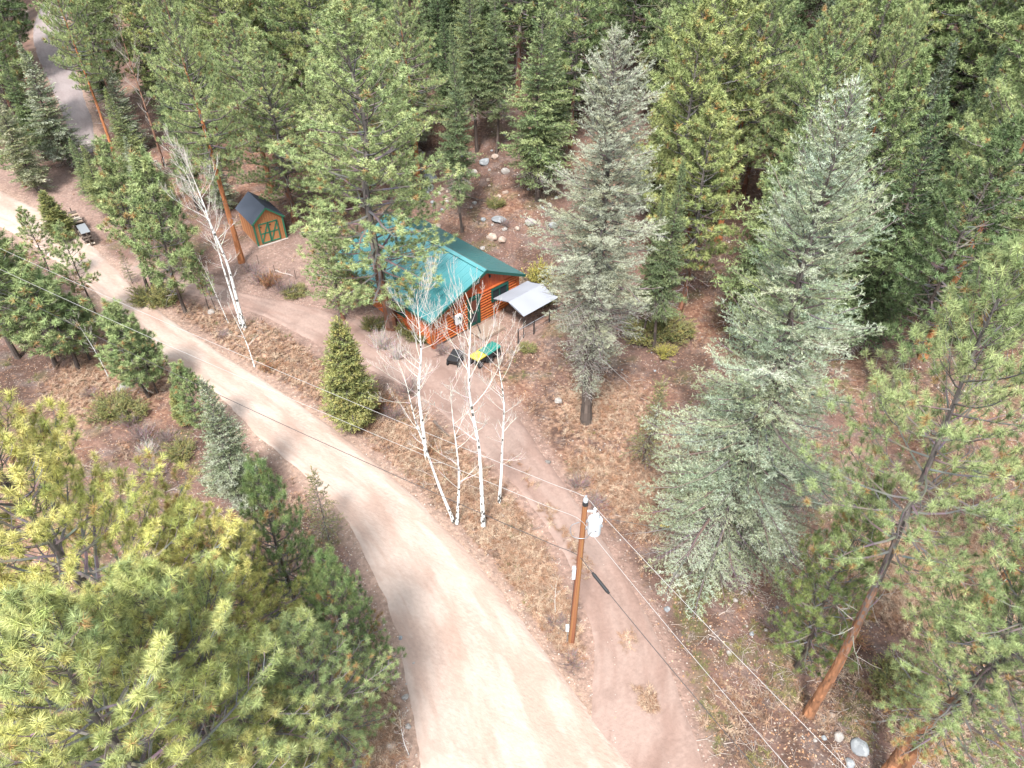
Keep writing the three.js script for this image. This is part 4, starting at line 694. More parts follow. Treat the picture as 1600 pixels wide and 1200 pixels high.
// ------------------------------------------------------------------ the power pole and its wires
const pole = onGround(893, 1001), PTOP = heightFor(pole, 786);
{
  const p = thing('power_pole', 'brown wooden power pole with a grey transformer between road and driveway', 'power pole', V(pole.x, pole.y, pole.z));
  const bark = colorTexture(128, 512, (u, v) => { const g = tileFbm(u, v * 0.06, 32, 4), k = 0.55 + 0.9 * g; return [0.25 * k, 0.1 * k * k, 0.042 * k]; });
  part(p, 'shaft', new THREE.CylinderGeometry(0.09, 0.13, PTOP + 0.4, 20).translate(0, PTOP / 2 - 0.2, 0), new THREE.MeshStandardMaterial({ map: bark, roughness: 0.85 }));
  part(p, 'pole_cap', new THREE.CylinderGeometry(0.094, 0.1, 0.12, 20).translate(0, PTOP - 0.02, 0), M.black);
  const ins = part(p, 'insulator', new THREE.LatheGeometry([[0, 0], [0.05, 0], [0.09, 0.06], [0.06, 0.1], [0.085, 0.15], [0.05, 0.2], [0.02, 0.25], [0, 0.25]].map(([a, b]) => new THREE.Vector2(a, b)), 16).translate(0, PTOP + 0.04, 0), std(0.5, 0.52, 0.55, 0.3)); part(ins, 'clamp', box(0.06, 0.04, 0.1, 0, PTOP + 0.3, 0), M.metal);
  const tp = 0.36, ty = PTOP - 1.35, tz = 0.12, can = std(0.52, 0.56, 0.6, 0.4);
  const tr = part(p, 'transformer', new THREE.LatheGeometry([[0, 0], [0.2, 0], [0.225, 0.03], [0.225, 0.62], [0.24, 0.64], [0.24, 0.68], [0.12, 0.74], [0, 0.75]].map(([a, b]) => new THREE.Vector2(a, b)), 24).translate(tp, ty, tz), can);
  part(tr, 'bushing', new THREE.LatheGeometry([[0.03, 0], [0.08, 0.04], [0.04, 0.08], [0.075, 0.12], [0.035, 0.17], [0.06, 0.21], [0.03, 0.26], [0, 0.27]].map(([a, b]) => new THREE.Vector2(a, b)), 14).translate(tp + 0.06, ty + 0.73, tz), std(0.6, 0.62, 0.64, 0.25));
  part(tr, 'bracket', mergeGeometries([box(0.2, 0.06, 0.1, 0.16, ty + 0.15, 0.05), box(0.2, 0.06, 0.1, 0.16, ty + 0.5, 0.05)]), M.metal); part(tr, 'lug', mergeGeometries([box(0.05, 0.05, 0.09, tp + 0.23, ty + 0.4, tz + 0.05), box(0.05, 0.05, 0.09, tp + 0.2, ty + 0.4, tz - 0.1), box(0.06, 0.05, 0.09, tp, ty + 0.4, tz + 0.23)]), M.metal);
  const arr = part(p, 'arrester', new THREE.CylinderGeometry(0.05, 0.06, 0.34, 12).translate(0.33, PTOP - 0.42, 0.02), std(0.55, 0.57, 0.6, 0.35)); part(arr, 'arm', box(0.3, 0.05, 0.05, 0.2, PTOP - 0.4, 0), M.white);
  part(p, 'drip_loop', new THREE.TubeGeometry(new THREE.CatmullRomCurve3([V(tp - 0.1, ty + 0.3, tz + 0.2), V(0.05, ty - 0.15, 0.25), V(-0.35, ty - 0.1, 0.2), V(-0.42, ty + 0.3, 0.1), V(-0.15, ty + 0.52, 0.1)]), 24, 0.014, 6), M.metal);
  part(p, 'cable_box', box(0.12, 0.62, 0.14, -0.17, PTOP - 3.7, 0.06), std(0.5, 0.52, 0.55, 0.5)); part(p, 'junction_box', box(0.12, 0.3, 0.14, -0.22, 1.15, 0.05), M.white); part(p, 'ground_conduit', bar(V(-0.18, -0.1, 0.05), V(-0.19, 1.05, 0.05), 0.018, 8), M.metal); part(p, 'ground_wire', bar(V(-0.145, 1.3, 0.06), V(-0.13, PTOP - 4, 0.06), 0.009, 5), M.black);
  // wires sag between this pole and poles out of the picture
  const wire = (name, label, from, mid, to, r, mat) => {
    const bent = [], dip = (a, b, k) => a.clone().lerp(b, k).add(V(0, -0.55 * 4 * k * (1 - k), 0));
    for (let i = 0; i <= 40; i++) bent.push(dip(from, mid, i / 40)); for (let i = 1; i <= 40; i++) bent.push(dip(mid, to, i / 40));
    return solo(name, label, 'wire', new THREE.TubeGeometry(new THREE.CatmullRomCurve3(bent), 240, r, 5), mat);
  };
  const silver = std(0.36, 0.34, 0.33, 0.5), black = std(0.05, 0.045, 0.045, 0.6), P0 = (dy, dx = 0) => V(pole.x + dx, pole.y + PTOP + dy, pole.z + 0.03);
  const farL = (px, py, h) => { const a = P0(0), b = atHeight(px, py, h); return a.clone().lerp(b, 1.5).setY(h + 0.3); }, farR = (px, py, h) => { const a = P0(0), b = atHeight(px, py, h); return a.clone().lerp(b, 2.2).setY(h - 0.2); };
  wire('power_wire', 'topmost pale power wire crossing from the upper left to the bottom right', farL(0, 382, 8.6), P0(0.3), farR(1345, 1200, 8.3), 0.008, silver);
  wire('power_wire', 'second pale wire, just below the top one, passing the transformer', farL(0, 413, 7.7), P0(-0.8, -0.12), farR(1258, 1200, 7.4), 0.008, silver);
  wire('telephone_cable', 'lowest black cable running from the pole over the road', farL(120, 500, 6.2), P0(-2.75, -0.05), farR(1212, 1200, 6.0), 0.013, black);
  const sp = thing('splice_case', 'black tubular cable splice hanging on the lowest cable right of the pole', 'splice case', P0(-2.75, -0.05)); const e = farR(1212, 1200, 6.0).sub(sp.position), at = (k) => e.clone().multiplyScalar(k).add(V(0, -0.55 * 4 * k * (1 - k), 0)), k0 = 0.045, k1 = 0.085;
  part(sp, 'case', bar(at(k0), at(k1), 0.06, 10), M.black); part(sp, 'end_cap', bar(at(k0 - 0.004), at(k0), 0.045, 10), M.rubber); part(sp, 'end_cap', bar(at(k1), at(k1 + 0.004), 0.045, 10), M.rubber);
  const anchor = onGround(1054, 824), gw = thing('guy_wire', 'guy wire from the power pole top with a yellow guard at its ground anchor', 'guy wire', anchor), pt = V(pole.x + 0.1, pole.y + PTOP - 0.6, pole.z).sub(anchor); part(gw, 'wire', bar(V(0, -0.2, 0), pt, 0.008, 5), M.metal); part(gw, 'guard', bar(pt.clone().multiplyScalar(0.02), pt.clone().multiplyScalar(0.2), 0.045, 8), std(0.6, 0.36, 0.02, 0.6));
}
// ------------------------------------------------------------------ carts, wood stack, posts, debris
function cart(px, py, turn, cover, label, tall) {
  const g = thing('utility_cart', label, 'cart', onGround(px, py), turn, undefined), L = 1.5, W = 0.95; g.scale.setScalar(0.74);
  part(g, 'frame', mergeGeometries([box(L, 0.06, 0.06, 0, 0.42, W / 2 - 0.1), box(L, 0.06, 0.06, 0, 0.42, -W / 2 + 0.1), box(0.06, 0.06, W, -L / 2 + 0.15, 0.42, 0), box(0.06, 0.06, W, L / 2 - 0.15, 0.42, 0)]), M.black);
  const s = new THREE.Shape(); s.moveTo(-L / 2 * 0.8, 0.45); s.lineTo(L / 2 * 0.8, 0.45); s.lineTo(L / 2, tall); s.lineTo(-L / 2, tall); const tg = new THREE.ExtrudeGeometry(s, { depth: W - 0.06, bevelEnabled: true, bevelSize: 0.02, bevelThickness: 0.03, bevelSegments: 2 }); tg.translate(0, 0, -W / 2 + 0.03); part(g, 'tub', tg, M.black);
  if (cover) { const c = new THREE.BoxGeometry(L + 0.06, 0.07, W + 0.06, 12, 1, 8), q = c.attributes.position; for (let i = 0; i < q.count; i++) q.setY(i, q.getY(i) + tall + 0.05 + 0.05 * noise(q.getX(i) * 3 + 4, q.getZ(i) * 3) - 0.05 * smooth(0.3, 0.55, Math.abs(q.getZ(i)))); c.computeVertexNormals(); part(g, 'cover', c, cover); }
  else for (let k = 0; k < 5; k++) part(g, 'side_rail', bar(V(-L / 2, 0.5 + k * 0.1, W / 2 * 0.95), V(L / 2, 0.5 + k * 0.1, W / 2 * 0.95), 0.015, 5), M.metal);
  for (const [x, z] of [[-0.45, 0.46], [0.45, 0.46], [-0.45, -0.46], [0.45, -0.46]]) { const w = new THREE.TorusGeometry(0.2, 0.075, 8, 18); w.translate(x, 0.26, z); const wh = part(g, 'wheel', w, M.rubber); const hub = new THREE.CylinderGeometry(0.13, 0.13, 0.08, 12); hub.rotateX(Math.PI / 2); hub.translate(x, 0.26, z); part(wh, 'hub', hub, M.metal); }
  part(g, 'handle', mergeGeometries([bar(V(L / 2 - 0.1, 0.42, 0), V(L / 2 + 0.5, 0.75, 0), 0.02, 6), bar(V(L / 2 + 0.5, 0.75, -0.16), V(L / 2 + 0.5, 0.75, 0.16), 0.02, 6)]), M.black);
}
cart(750, 568, cTurn + 0.1, std(0.38, 0.31, 0.04, 0.8), 'small black utility cart with a yellow cover on the driveway', 0.8);
cart(766, 560, cTurn + 0.1, std(0.012, 0.15, 0.12, 0.6), 'small black utility cart with a teal green cover behind the yellow one', 0.85);
cart(712, 566, cTurn + 0.5, null, 'open black metal cart left of the yellow covered cart', 0.7);
{
  const a = onGround(143, 384), b = onGround(118, 345), turn = Math.atan2(-(b.z - a.z), b.x - a.x), L = Math.hypot(b.x - a.x, b.z - a.z), st = thing('firewood_stack', 'long dark firewood stack with a metal sheet, beside the dark evergreen', 'firewood stack', a, turn), R = rng(5), g = new THREE.CylinderGeometry(0.1, 0.1, 0.5, 7); g.rotateX(Math.PI / 2);
  const ms = [std(0.3, 0.22, 0.16, 0.9), std(0.1, 0.075, 0.06, 0.95), std(0.48, 0.4, 0.32, 0.9), std(0.06, 0.045, 0.04, 0.95)];
  for (let k = 0; k < 5; k++) for (let x = 0.12; x < L; x += 0.205) { if (k > 2 && R() < 0.35) continue; const m = part(st, 'firewood_log', g, ms[Math.floor(R() * 4)]); m.position.set(x + (k % 2) * 0.1, 0.1 + k * 0.175, (R() - 0.5) * 0.08); const s = 0.8 + 0.35 * R(); m.scale.set(s, s, 1 + 0.2 * R()); }
  part(st, 'metal_sheet', box(L * 0.34, 0.02, 0.62, L * 0.2, 1.0, 0), M.metal); part(st, 'end_post', box(0.08, 1.2, 0.08, -0.05, 0.5, 0), ms[1]); part(st, 'end_post', box(0.08, 1.2, 0.08, L + 0.08, 0.5, 0), ms[1]);
}
for (const [x, y, t, l] of [[405, 414, 397, 'thin metal fence post nearest the orange-trunked pine'], [430, 426, 413, 'second thin fence post from the orange-trunked pine'], [463, 437, 421, 'third thin fence post, above the brush pile'], [491, 448, 432, 'fourth thin fence post, nearest the cabin'], [410, 502, 495, 'short lone stake at the near driveway edge by the aspens'], [682, 345, 318, 'thin post on the slope behind the cabin roof, left of the dark trunk'], [747, 352, 335, 'thin post on the slope behind the cabin, right of the dark trunk']]) { const p = onGround(x, y), h = heightFor(p, t), g = thing('fence_post', l, 'fence post', p); part(g, 'shaft', mergeGeometries([box(0.05, h + 0.3, 0.012, 0, h / 2 - 0.15, 0), box(0.012, h + 0.3, 0.04, 0, h / 2 - 0.15, -0.02)]), std(0.12, 0.08, 0.07, 0.9)); part(g, 'cap', box(0.054, 0.08, 0.02, 0, h - 0.03, 0), std(0.3, 0.2, 0.17, 0.9)); }
// ------------------------------------------------------------------ rocks, shrubs, fallen wood
function rockGeo(seed, flat = 0.7) {
  const g = new THREE.IcosahedronGeometry(1, 2), p = g.attributes.position, R = rng(seed), cuts = Array.from({ length: 9 }, () => [V(R() - 0.5, (R() - 0.4), R() - 0.5).normalize(), 0.55 + 0.35 * R()]);
  for (let i = 0; i < p.count; i++) { const v = V(p.getX(i), p.getY(i), p.getZ(i)); for (const [n, d] of cuts) { const k = v.dot(n); if (k > d) v.addScaledVector(n, (d - k) * 0.85); } const w = 1 + 0.1 * (noise(v.x * 4 + seed, v.y * 4 + v.z * 3) - 0.5); p.setXYZ(i, v.x * w, v.y * w * flat, v.z * w * (0.75 + 0.3 * hash2(seed, 2))); }
  g.computeVertexNormals(); return g;
}
const rockGeos = [1, 2, 3, 4, 5].map((s) => rockGeo(s * 31)), rockTex = (a, b, s) => new THREE.MeshStandardMaterial({ roughness: 0.95, map: colorTexture(128, 128, (u, v) => mix3(a, b, smooth(0.35, 0.65, tileFbm(u + s, v, 8, 5)))) });
const rockMats = [rockTex([0.234, 0.211, 0.195], [0.328, 0.296, 0.273], 0.1), rockTex([0.172, 0.179, 0.187], [0.265, 0.273, 0.281], 0.4), rockTex([0.265, 0.195, 0.156], [0.343, 0.281, 0.234], 0.7), rockTex([0.125, 0.109, 0.101], [0.203, 0.179, 0.164], 0.2)];
let rockN = 0;
function rock(px, py, r, label, mat = 0, group, flat = 1) {
  const p = onGround(px, py), m = solo('rock', label, 'rock', rockGeos[rockN % 5], rockMats[mat], V(p.x, p.y + r * 0.22 * flat, p.z), group); m.scale.set(r, r * flat, r); m.rotation.set(0.2 * hash2(rockN, 1), hash2(rockN, 2) * 6.28, 0.2 * hash2(rockN, 3)); rockN++; return m;
}
rock(194, 609, 0.42, 'pale angular boulder in the clearing left of the road', 0);
rock(873, 627, 0.26, 'single pale rock left of the silver spruce foot', 0);
rock(1340, 1168, 0.36, 'smooth blue-grey boulder in the bottom right corner', 1, undefined, 0.7);
rock(1310, 1154, 0.2, 'small pale rock left above the blue-grey boulder', 0);
rock(1325, 1197, 0.2, 'small grey rock at the bottom edge below the blue-grey boulder', 1);
rock(1057, 901, 0.18, 'small white rock on the dark ground right of the driveway', 0);
rock(1042, 953, 0.17, 'small grey rock at the right edge of the driveway', 1);
rock(779, 346, 0.6, 'long pale grey rock on the slope behind the cabin', 1, undefined, 0.45);
rock(829, 348, 0.45, 'pale rock left of the silver spruce on the slope', 0);
rock(769, 372, 0.45, 'pinkish rock just behind the cabin roof', 2);
rock(786, 374, 0.4, 'second pinkish rock behind the cabin roof', 2);
rock(757, 252, 0.5, 'grey rock between the bare trunks on the slope', 1);
rock(673, 277, 0.6, 'upper grey rock at the foot of the orange-footed pine', 1);
rock(668, 294, 0.55, 'lower grey rock at the foot of the orange-footed pine', 1);
rock(790, 268, 0.4, 'whitish rock high on the stony slope', 0);
rock(329, 487, 0.3, 'pale flat rock beside the dark stems left of the white aspens', 0, undefined, 0.6);
rock(275, 462, 0.2, 'small white rock beside the low juniper by the road', 0);
rock(612, 1168, 0.22, 'pinkish rock at the bottom left edge of the road', 2);
rock(604, 1183, 0.18, 'second pinkish rock at the bottom left edge of the road', 2);
rock(856, 722, 0.16, 'small rock on the bank right of the driveway', 3);
rock(865, 350, 0.4, 'grey rock hidden at the left flank of the silver spruce', 1);
{
  const R = rng(99), spots = [[760, 300, 110, 95, 46, 'small pale rock on the stony slope behind the cabin', 'small rocks on the slope'], [1140, 950, 90, 80, 10, 'small rock on the dark bank right of the driveway', 'small rocks on the bank'], [1300, 1150, 60, 40, 6, 'small pale rock near the slanting pine trunk', 'small rocks by the slanting trunk'], [640, 1080, 40, 90, 8, 'small rock on the left verge near the bottom', 'small rocks on the left verge'], [980, 600, 70, 80, 8, 'small rock on the rise right of the silver spruce', 'small rocks right of the silver spruce'], [660, 280, 30, 50, 12, 'small grey rock by the orange pine foot behind the cabin', 'small rocks by the pine foot']];
  for (const [x, y, a, b, n, l, g] of spots) for (let i = 0; i < n; i++) { const t = R() * 6.28, k = Math.sqrt(R()); rock(x + Math.cos(t) * k * a, y + Math.sin(t) * k * b, (0.1 + 0.2 * R() * R()) * (y < 400 ? 1.35 : 0.55), l, Math.floor(R() * 3), g); }
}
rock(884, 40, 1.9, 'large dark weathered rock slab at the top of the slope', 3, undefined, 0.7);
function shrubProto(o) {
  const R = rng(o.seed), W = new Tris(), N = new Tris();
  for (let i = 0; i < o.stems; i++) {
    const a = R() * 6.28, pts = bough(V((R() - 0.5) * 0.3, -0.05, (R() - 0.5) * 0.3), a, o.el + (R() - 0.5) * 0.9, o.r * (0.6 + 0.5 * R()), 0.4, R, 4); W.tube(pts, (k) => 0.012 - 0.0022 * k, 3, () => o.wood.map((x) => x * (0.7 + 0.6 * R())));
    for (let j = 0; j < o.twigs; j++) { const s = along(pts, 0.3 + 0.7 * R()), p2 = bough(s, a + (R() - 0.5) * 2.4, o.el + (R() - 0.3) * 1.1, o.r * 0.35 * (0.5 + R()), 0.2, R, 2); W.tube(p2, (k) => 0.006 - 0.0018 * k, 3, () => o.wood.map((x) => x * (0.8 + 0.6 * R()))); if (o.pal) brush(N, p2[0], p2[2], o.brush, R, pick(o.pal, R)); }
  }
  return { wood: W.geo(), crown: o.pal ? N.geo() : null };
}
const SHRUB = {
  twig: shrubProto({ seed: 301, stems: 46, twigs: 9, r: 0.85, el: 0.75, wood: [0.2, 0.145, 0.135] }),
  rust: shrubProto({ seed: 302, stems: 46, twigs: 9, r: 0.8, el: 0.8, wood: [0.24, 0.12, 0.08], pal: [[0.34, 0.15, 0.06], [0.28, 0.19, 0.08], [0.22, 0.1, 0.06]], brush: { step: 0.07, per: 1.3, len: 0.05, w: 0.03 } }),
  olive: shrubProto({ seed: 303, stems: 60, twigs: 12, r: 0.95, el: 0.35, wood: [0.15, 0.11, 0.08], pal: PAL.olive.map((c) => c.map((x) => x * 0.8)), brush: { step: 0.06, per: 2.6, len: 0.07, w: 0.026 } }),
  yellow: shrubProto({ seed: 304, stems: 50, twigs: 10, r: 0.9, el: 0.7, wood: [0.16, 0.13, 0.09], pal: [[0.34, 0.3, 0.06], [0.24, 0.25, 0.06], [0.4, 0.33, 0.08]], brush: { step: 0.07, per: 1.8, len: 0.07, w: 0.035 } }),
  pale: shrubProto({ seed: 305, stems: 50, twigs: 10, r: 1.0, el: 0.9, wood: [0.42, 0.36, 0.33] }),
};
function shrub(kind, px, py, s, label, group, flat = 1) {
  const name = { twig: 'bare_shrub', rust: 'rust_shrub', olive: 'juniper_shrub', yellow: 'leafy_shrub', pale: 'bare_shrub' }[kind], g = thing(name, label, 'shrub', onGround(px, py), (px * 1.7) % 6.28, group), d = SHRUB[kind]; g.scale.set(s, s * flat, s);
  part(g, 'stems', d.wood, woodMat).userData.kind = 'stuff'; if (d.crown) part(g, 'foliage', d.crown, leaf(TINT.none)).userData.kind = 'stuff';
}
for (const [k, x, y, s, l, f] of [
  ['olive', 240, 468, 1.5, 'low dark juniper at the foot of the pine row by the road', 0.8], ['olive', 262, 470, 1.1, 'smaller low juniper right of the one under the pine row', 0.8], ['olive', 180, 645, 1.3, 'low juniper below the pale boulder in the clearing', 0.8], ['olive', 208, 652, 1.0, 'low juniper right of the other one below the pale boulder', 0.8],
  ['twig', 225, 690, 1.2, 'purplish bare shrub in the middle of the left clearing', 0.8], ['twig', 240, 742, 1.4, 'dark reddish bare shrub low in the left clearing', 0.8], ['twig', 262, 690, 0.9, 'bare shrub at the right side of the left clearing', 0.8], ['twig', 205, 668, 0.9, 'bare shrub just below the low junipers', 0.8], ['pale', 232, 712, 0.9, 'pale grey bare shrub between the two dark ones in the left clearing', 0.8], ['olive', 283, 712, 0.9, 'sparse green shrub left of the pale roadside spruce', 0.9], ['twig', 145, 622, 0.8, 'small bare shrub left of the pale boulder', 0.7],
  ['rust', 590, 640, 1.2, 'rusty shrub right of the lone juniper', 0.9], ['rust', 668, 712, 0.9, 'rusty low shrub at the foot of the thickest aspen', 0.6], ['twig', 640, 615, 1.3, 'dense dark bare shrub behind the aspen clump', 0.9], ['twig', 615, 655, 1.1, 'bare shrub right below the lone juniper', 0.8], ['pale', 600, 545, 1.2, 'pale bare shrub beside the driveway left of the cabin corner', 1], ['pale', 622, 560, 1.0, 'second pale bare shrub beside the cabin corner', 1], ['olive', 660, 528, 1.0, 'green shrub at the cabin corner', 0.9], ['twig', 690, 552, 1.0, 'dark brown brush in front of the cabin corner', 0.7], ['olive', 585, 512, 0.8, 'small dark green bush by the cabin under the big pine', 1],
  ['yellow', 845, 440, 1.5, 'yellow-green leafy bush at the far end of the cabin wall', 1.1], ['olive', 825, 548, 0.6, 'bright green low bush right of the patio fence', 0.7], ['yellow', 935, 460, 0.9, 'small yellowish bush behind the silver spruce', 0.8],
  ['twig', 408, 440, 1.5, 'brush heap left end, between yard and driveway', 0.7], ['rust', 425, 446, 1.4, 'brown brush heap in the middle, between yard and driveway', 0.7], ['twig', 445, 455, 1.4, 'brush heap right of the middle, between yard and driveway', 0.6], ['olive', 462, 460, 0.9, 'brush heap right end with a green bush', 0.7], ['twig', 395, 425, 1.2, 'brush heap closest to the orange-trunked pine', 0.6],
  ['olive', 1010, 525, 1.6, 'low dark juniper around the thin fir trunks', 0.8], ['olive', 1050, 520, 1.5, 'low juniper right of the thin fir trunks', 0.8], ['yellow', 1040, 555, 0.9, 'yellow-green bush left of the blue spruce', 0.9], ['twig', 905, 760, 1.0, 'dark bare shrub on the bank right of the driveway', 0.7], ['twig', 930, 790, 1.0, 'dark bare shrub beside the power pole top', 0.6], ['twig', 1090, 900, 1.3, 'bare shrub under the left edge of the blue spruce', 0.6], ['twig', 1130, 920, 1.3, 'bare shrub under the lower tip of the blue spruce', 0.6], ['olive', 1400, 1075, 1.2, 'dark green bush between the two orange trunks', 0.9], ['twig', 895, 1035, 0.8, 'purplish bare shrub just below the foot of the power pole', 0.7], ['twig', 870, 975, 0.8, 'bare shrub left of the foot of the power pole', 0.7], ['rust', 420, 578, 0.9, 'rusty shrub on the verge by the small leaning aspen', 0.7], ['twig', 350, 527, 0.8, 'dark shrub on the verge left of the leaning aspen', 0.6], ['olive', 775, 325, 0.8, 'small green bush above the long rock on the slope', 0.9], ['twig', 790, 355, 0.9, 'bare dark shrub beside the long rock on the slope', 0.7], ['olive', 850, 470, 1.0, 'grey-green bush beside the patio canopy', 1], ['twig', 1210, 985, 1.1, 'bare shrub on the dark ground left of the slanting trunk', 0.6], ['rust', 1330, 1000, 1.2, 'rusty shrub right of the slanting trunk', 0.5], ['rust', 1480, 900, 1.4, 'rusty shrub under the pine at the right edge', 0.5], ['twig', 780, 420, 1.0, 'bare shrub close behind the cabin roof eave', 0.8], ['twig', 880, 420, 1.1, 'bare shrub left of the silver spruce trunk', 0.8], ['olive', 640, 520, 0.9, 'shrub against the long cabin wall', 0.9],
]) shrub(k, x, y, s, l, undefined, f);
{
  const R = rng(31), grey = std(0.34, 0.3, 0.27, 0.95), dark = std(0.12, 0.09, 0.075, 0.95);
  const fallen = (x0, y0, x1, y1, r, mat, label, name = 'fallen_branch') => { const a = onGround(x0, y0), b = onGround(x1, y1), g = thing(name, label, name === 'fallen_log' ? 'log' : 'branch', V(a.x, a.y + r * 0.8, a.z)), d = V(b.x - a.x, b.y - a.y, b.z - a.z), T = new Tris(), pts = []; for (let i = 0; i <= 8; i++) pts.push(d.clone().multiplyScalar(i / 8).add(V((R() - 0.5) * 0.08, (R() - 0.3) * 0.05, (R() - 0.5) * 0.08))); T.tube(pts, (i) => r * (1 - 0.6 * i / 8), 6, () => { const k = 0.75 + 0.5 * R(); return [k, k, k]; }); const m = mat.clone(); m.vertexColors = true; part(g, 'stem', T.geo(), m); for (let k = 0; k < 4; k++) { const q = along(pts, 0.3 + 0.6 * R()), U = new Tris(); U.tube(bough(q, R() * 6.28, 0.3 + R() * 0.4, d.length() * 0.22, 0.1, R, 3), (i) => r * 0.35 * (1 - i * 0.25), 4, () => [1, 1, 1]); part(g, 'twig', U.geo(), m); } };
  fallen(678, 660, 704, 686, 0.09, dark, 'dark fallen log behind the leaning aspen', 'fallen_log');
  fallen(1030, 800, 1090, 770, 0.04, grey, 'pale dead branch at the left foot of the blue spruce');
  fallen(1050, 845, 1065, 780, 0.035, grey, 'pale dead branch crossing below the yellow guy guard');
  fallen(1100, 840, 1150, 800, 0.04, grey, 'pale dead branch under the blue spruce');
  fallen(1080, 880, 1115, 830, 0.03, grey, 'thin dead branch below the blue spruce');
  fallen(1310, 870, 1400, 830, 0.05, grey, 'grey dead branch across the slanting pine trunk');
  fallen(1350, 1130, 1420, 1125, 0.045, grey, 'curved pale dead branch left of the thick orange trunk');
  fallen(1500, 930, 1420, 960, 0.04, grey, 'grey dead branch on the ground at the right');
  fallen(940, 560, 985, 600, 0.03, grey, 'thin dead branch right of the silver spruce');
  fallen(210, 272, 245, 255, 0.12, grey, 'pale fallen log at the foot of the dead red trunk', 'fallen_log');
  fallen(430, 424, 458, 432, 0.05, std(0.5, 0.42, 0.38, 0.9), 'pale board lying in the yard by the fence posts');
  fallen(340, 790, 315, 830, 0.03, grey, 'pale bare branch above the golden pine crown at left');
  fallen(700, 300, 760, 318, 0.06, dark, 'dark fallen branch on the stony slope');
  fallen(880, 70, 905, 62, 0.1, dark, 'fallen log below the dark rock slab', 'fallen_log');
  fallen(880, 82, 912, 78, 0.08, grey, 'second fallen log below the dark rock slab', 'fallen_log');
}
// ------------------------------------------------------------------ what nobody could count: grass, litter, gravel
function scatter(name, label, category, geo, mat, n, seed, where, size, colors, tilt = 0.25) {
  const R = rng(seed), M4 = new THREE.Matrix4(), q = new THREE.Quaternion(), e = new THREE.Euler(), sc = V(1, 1, 1), list = [], cols = []; let tries = 0;
  while (list.length < n && tries++ < n * 25) {
    const px = -60 + 1720 * R(), py = 20 + 1230 * Math.pow(R(), 0.75), p = gnd(px, py); const x = p.x, z = p.z, k = where(x, z, px, py); if (R() > k) continue;
    const s = size(R, x, z), y = height(x, z); e.set((R() - 0.5) * tilt * 2, R() * 6.28, (R() - 0.5) * tilt * 2); q.setFromEuler(e); M4.compose(V(x, y, z), q, sc.set(s, s * (0.8 + 0.4 * R()), s)); list.push(M4.clone()); const c = mix3(colors[Math.floor(R() * colors.length)], colors[Math.floor(R() * colors.length)], R()), g = 0.8 + 0.4 * R(); cols.push(new THREE.Color().setRGB(c[0] * g, c[1] * g, c[2] * g));
  }
  const m = lit(new THREE.InstancedMesh(geo, mat, list.length)); m.name = numbered(name); list.forEach((a, i) => { m.setMatrixAt(i, a); m.setColorAt(i, cols[i]); }); m.userData = { kind: 'stuff', label, category }; scene.add(m);
}
const bladeMat = new THREE.MeshPhysicalMaterial({ roughness: 0.9, side: THREE.DoubleSide, specularIntensity: 0.3 }), flatMat = new THREE.MeshStandardMaterial({ roughness: 1, side: THREE.DoubleSide }), stoneMat = new THREE.MeshStandardMaterial({ roughness: 0.95 });
function grassGeo(seed, n, hgt, w) {
  const R = rng(seed), T = new Tris(); for (let i = 0; i < n; i++) { const a = R() * 6.28, lean = 0.25 + 1.0 * R(), h = hgt * (0.5 + 0.6 * R()), b = V((R() - 0.5) * 0.1, -0.02, (R() - 0.5) * 0.1), d = V(Math.cos(a), 0, Math.sin(a)), s = V(-d.z, 0, d.x), m = b.clone().addScaledVector(d, h * lean * 0.35).add(V(0, h * 0.6, 0)), t = b.clone().addScaledVector(d, h * lean).add(V(0, h * (0.95 - 0.35 * lean), 0)); T.tri(b.x - s.x * w, b.y, b.z - s.z * w, b.x + s.x * w, b.y, b.z + s.z * w, m.x, m.y, m.z, [1, 1, 1]); T.tri(m.x - s.x * w * 0.8, m.y, m.z - s.z * w * 0.8, m.x + s.x * w * 0.8, m.y, m.z + s.z * w * 0.8, t.x, t.y, t.z, [1, 1, 1]); }
  const g = T.geo(); g.deleteAttribute('color'); return g;
}
const hump = densify(poly([[1012, 1100], [985, 1010], [950, 945], [905, 865], [850, 790], [800, 720]]), 0.3);     // the grassy strip between the wheel tracks
const onHump = (x, z) => { let d = 9; for (const [a, b] of hump) d = Math.min(d, Math.hypot(x - a, z - b)); return smooth(0.5, 0.1, d) * smooth(0.4, 0.6, noise(x * 0.8, z * 0.8)); };
const free = (x, z) => clamp(1 - 2.2 * onRoad(x, z)) * clamp(1 - 2 * onDrive(x, z)) * (1 - 0.9 * onYard(x, z));
scatter('dry_grass', 'straw-coloured dry grass on the verges', 'grass', grassGeo(1, 26, 0.3, 0.009), bladeMat, 16000, 71, (x, z) => (onDrive(x, z) > 0.3 ? 0.8 * onHump(x, z) : 0) + free(x, z) * clamp(strawAt(x, z) * 1.2 + 0.5 * (fbm(x * 0.4, z * 0.4, 3) - 0.48)), (R) => 0.5 + 0.8 * R(), [[0.36, 0.225, 0.15], [0.46, 0.345, 0.25], [0.26, 0.14, 0.085], [0.22, 0.145, 0.105]]);
scatter('green_grass', 'thin greenish grass along the track edges', 'grass', grassGeo(2, 18, 0.2, 0.009), bladeMat, 3500, 72, (x, z) => free(x, z) * smooth(0.55, 0.72, fbm(x * 0.7 + 60, z * 0.7 + 13, 3)), (R) => 0.5 + 0.7 * R(), [[0.17, 0.17, 0.06], [0.24, 0.2, 0.08], [0.13, 0.14, 0.06]]);
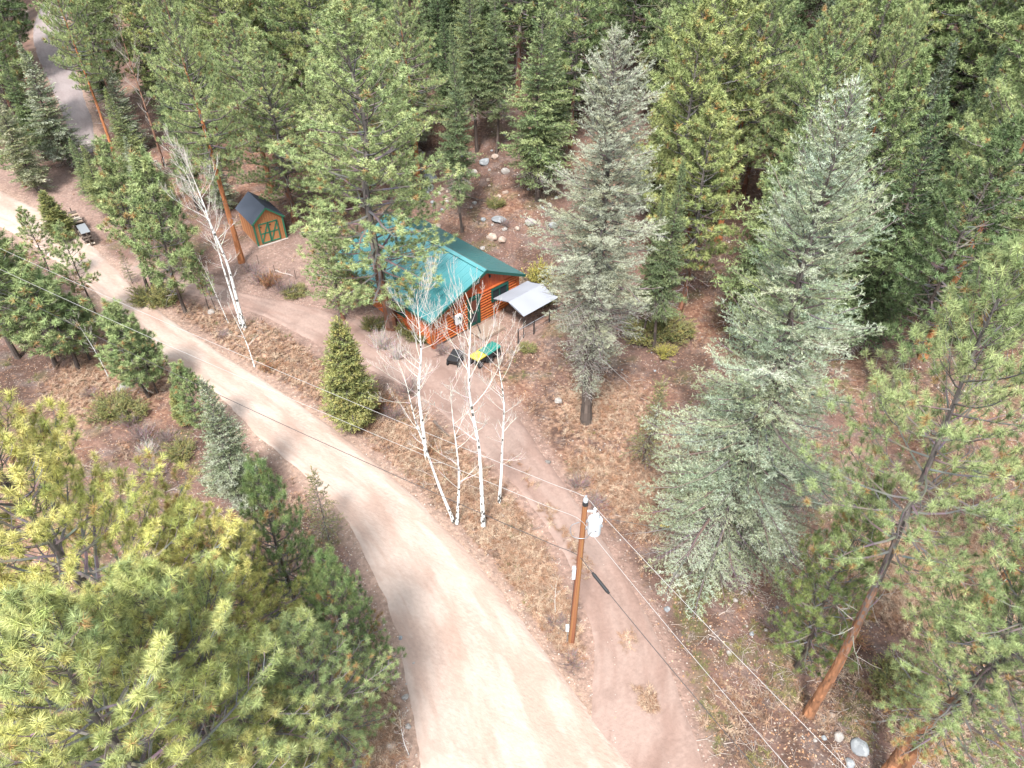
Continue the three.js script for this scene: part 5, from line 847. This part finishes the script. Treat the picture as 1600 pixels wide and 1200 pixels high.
const leafGeo = (() => { const T = new Tris(); T.tri(-0.5, 0.02, 0, 0, 0.12, -0.32, 0.5, 0.02, 0, [1, 1, 1]); T.tri(-0.5, 0.02, 0, 0.5, 0.02, 0, 0.05, 0.08, 0.34, [1, 1, 1]); const g = T.geo(); g.deleteAttribute('color'); return g; })();
scatter('leaf_litter', 'fallen leaves, bark flakes and cones strewn over the ground', 'leaf litter', leafGeo, flatMat, 42000, 73, (x, z) => clamp(0.05 + free(x, z)) * (0.35 + 0.9 * smooth(0.35, 0.6, fbm(x * 0.8 + 3, z * 0.8, 3))), (R) => 0.05 + 0.1 * R() * R(), [[0.3, 0.17, 0.1], [0.42, 0.31, 0.22], [0.2, 0.1, 0.06], [0.12, 0.08, 0.06], [0.36, 0.2, 0.1]], 0.5);
scatter('gravel', 'loose pale stones strewn over slope, verges and tracks', 'gravel', new THREE.IcosahedronGeometry(0.5, 0).scale(1, 0.7, 0.85), stoneMat, 20000, 74, (x, z) => 0.2 + 0.3 * smooth(0.05, 0.4, onRoad(x, z)) * (1 - smooth(0.5, 0.9, onRoad(x, z))) + 0.6 * smooth(-8, 6, hillQ(x, z)) * smooth(0.45, 0.6, fbm(x * 0.35, z * 0.35, 3)) - 0.04 * onRoad(x, z), (R, x, z) => (0.025 + 0.1 * R() * R() * R()) * (1 + 0.8 * smooth(-8, 6, hillQ(x, z))), [[0.4, 0.35, 0.31], [0.46, 0.42, 0.38], [0.26, 0.22, 0.2], [0.33, 0.25, 0.2]]);
const twigGeo = (() => { const R = rng(8), T = new Tris(); T.tube([V(-0.5, 0.02, 0), V(-0.1, 0.05, 0.06), V(0.5, 0.03, -0.04)], (i) => 0.02 - 0.006 * i, 3, () => [1, 1, 1]); T.tube([V(-0.1, 0.05, 0.06), V(0.25, 0.1, 0.3)], () => 0.01, 3, () => [1, 1, 1]); const g = T.geo(); g.deleteAttribute('color'); return g; })();
scatter('twig_litter', 'fallen twigs strewn over the forest floor', 'twigs', twigGeo, stoneMat, 6000, 75, (x, z) => free(x, z) * 0.8 * smooth(0.4, 0.6, fbm(x * 0.5 + 20, z * 0.5, 3)), (R) => 0.25 + 0.8 * R() * R(), [[0.3, 0.25, 0.22], [0.16, 0.11, 0.085], [0.38, 0.32, 0.28]], 0.15);
//@@NEXT
renderer.render(scene, camera);
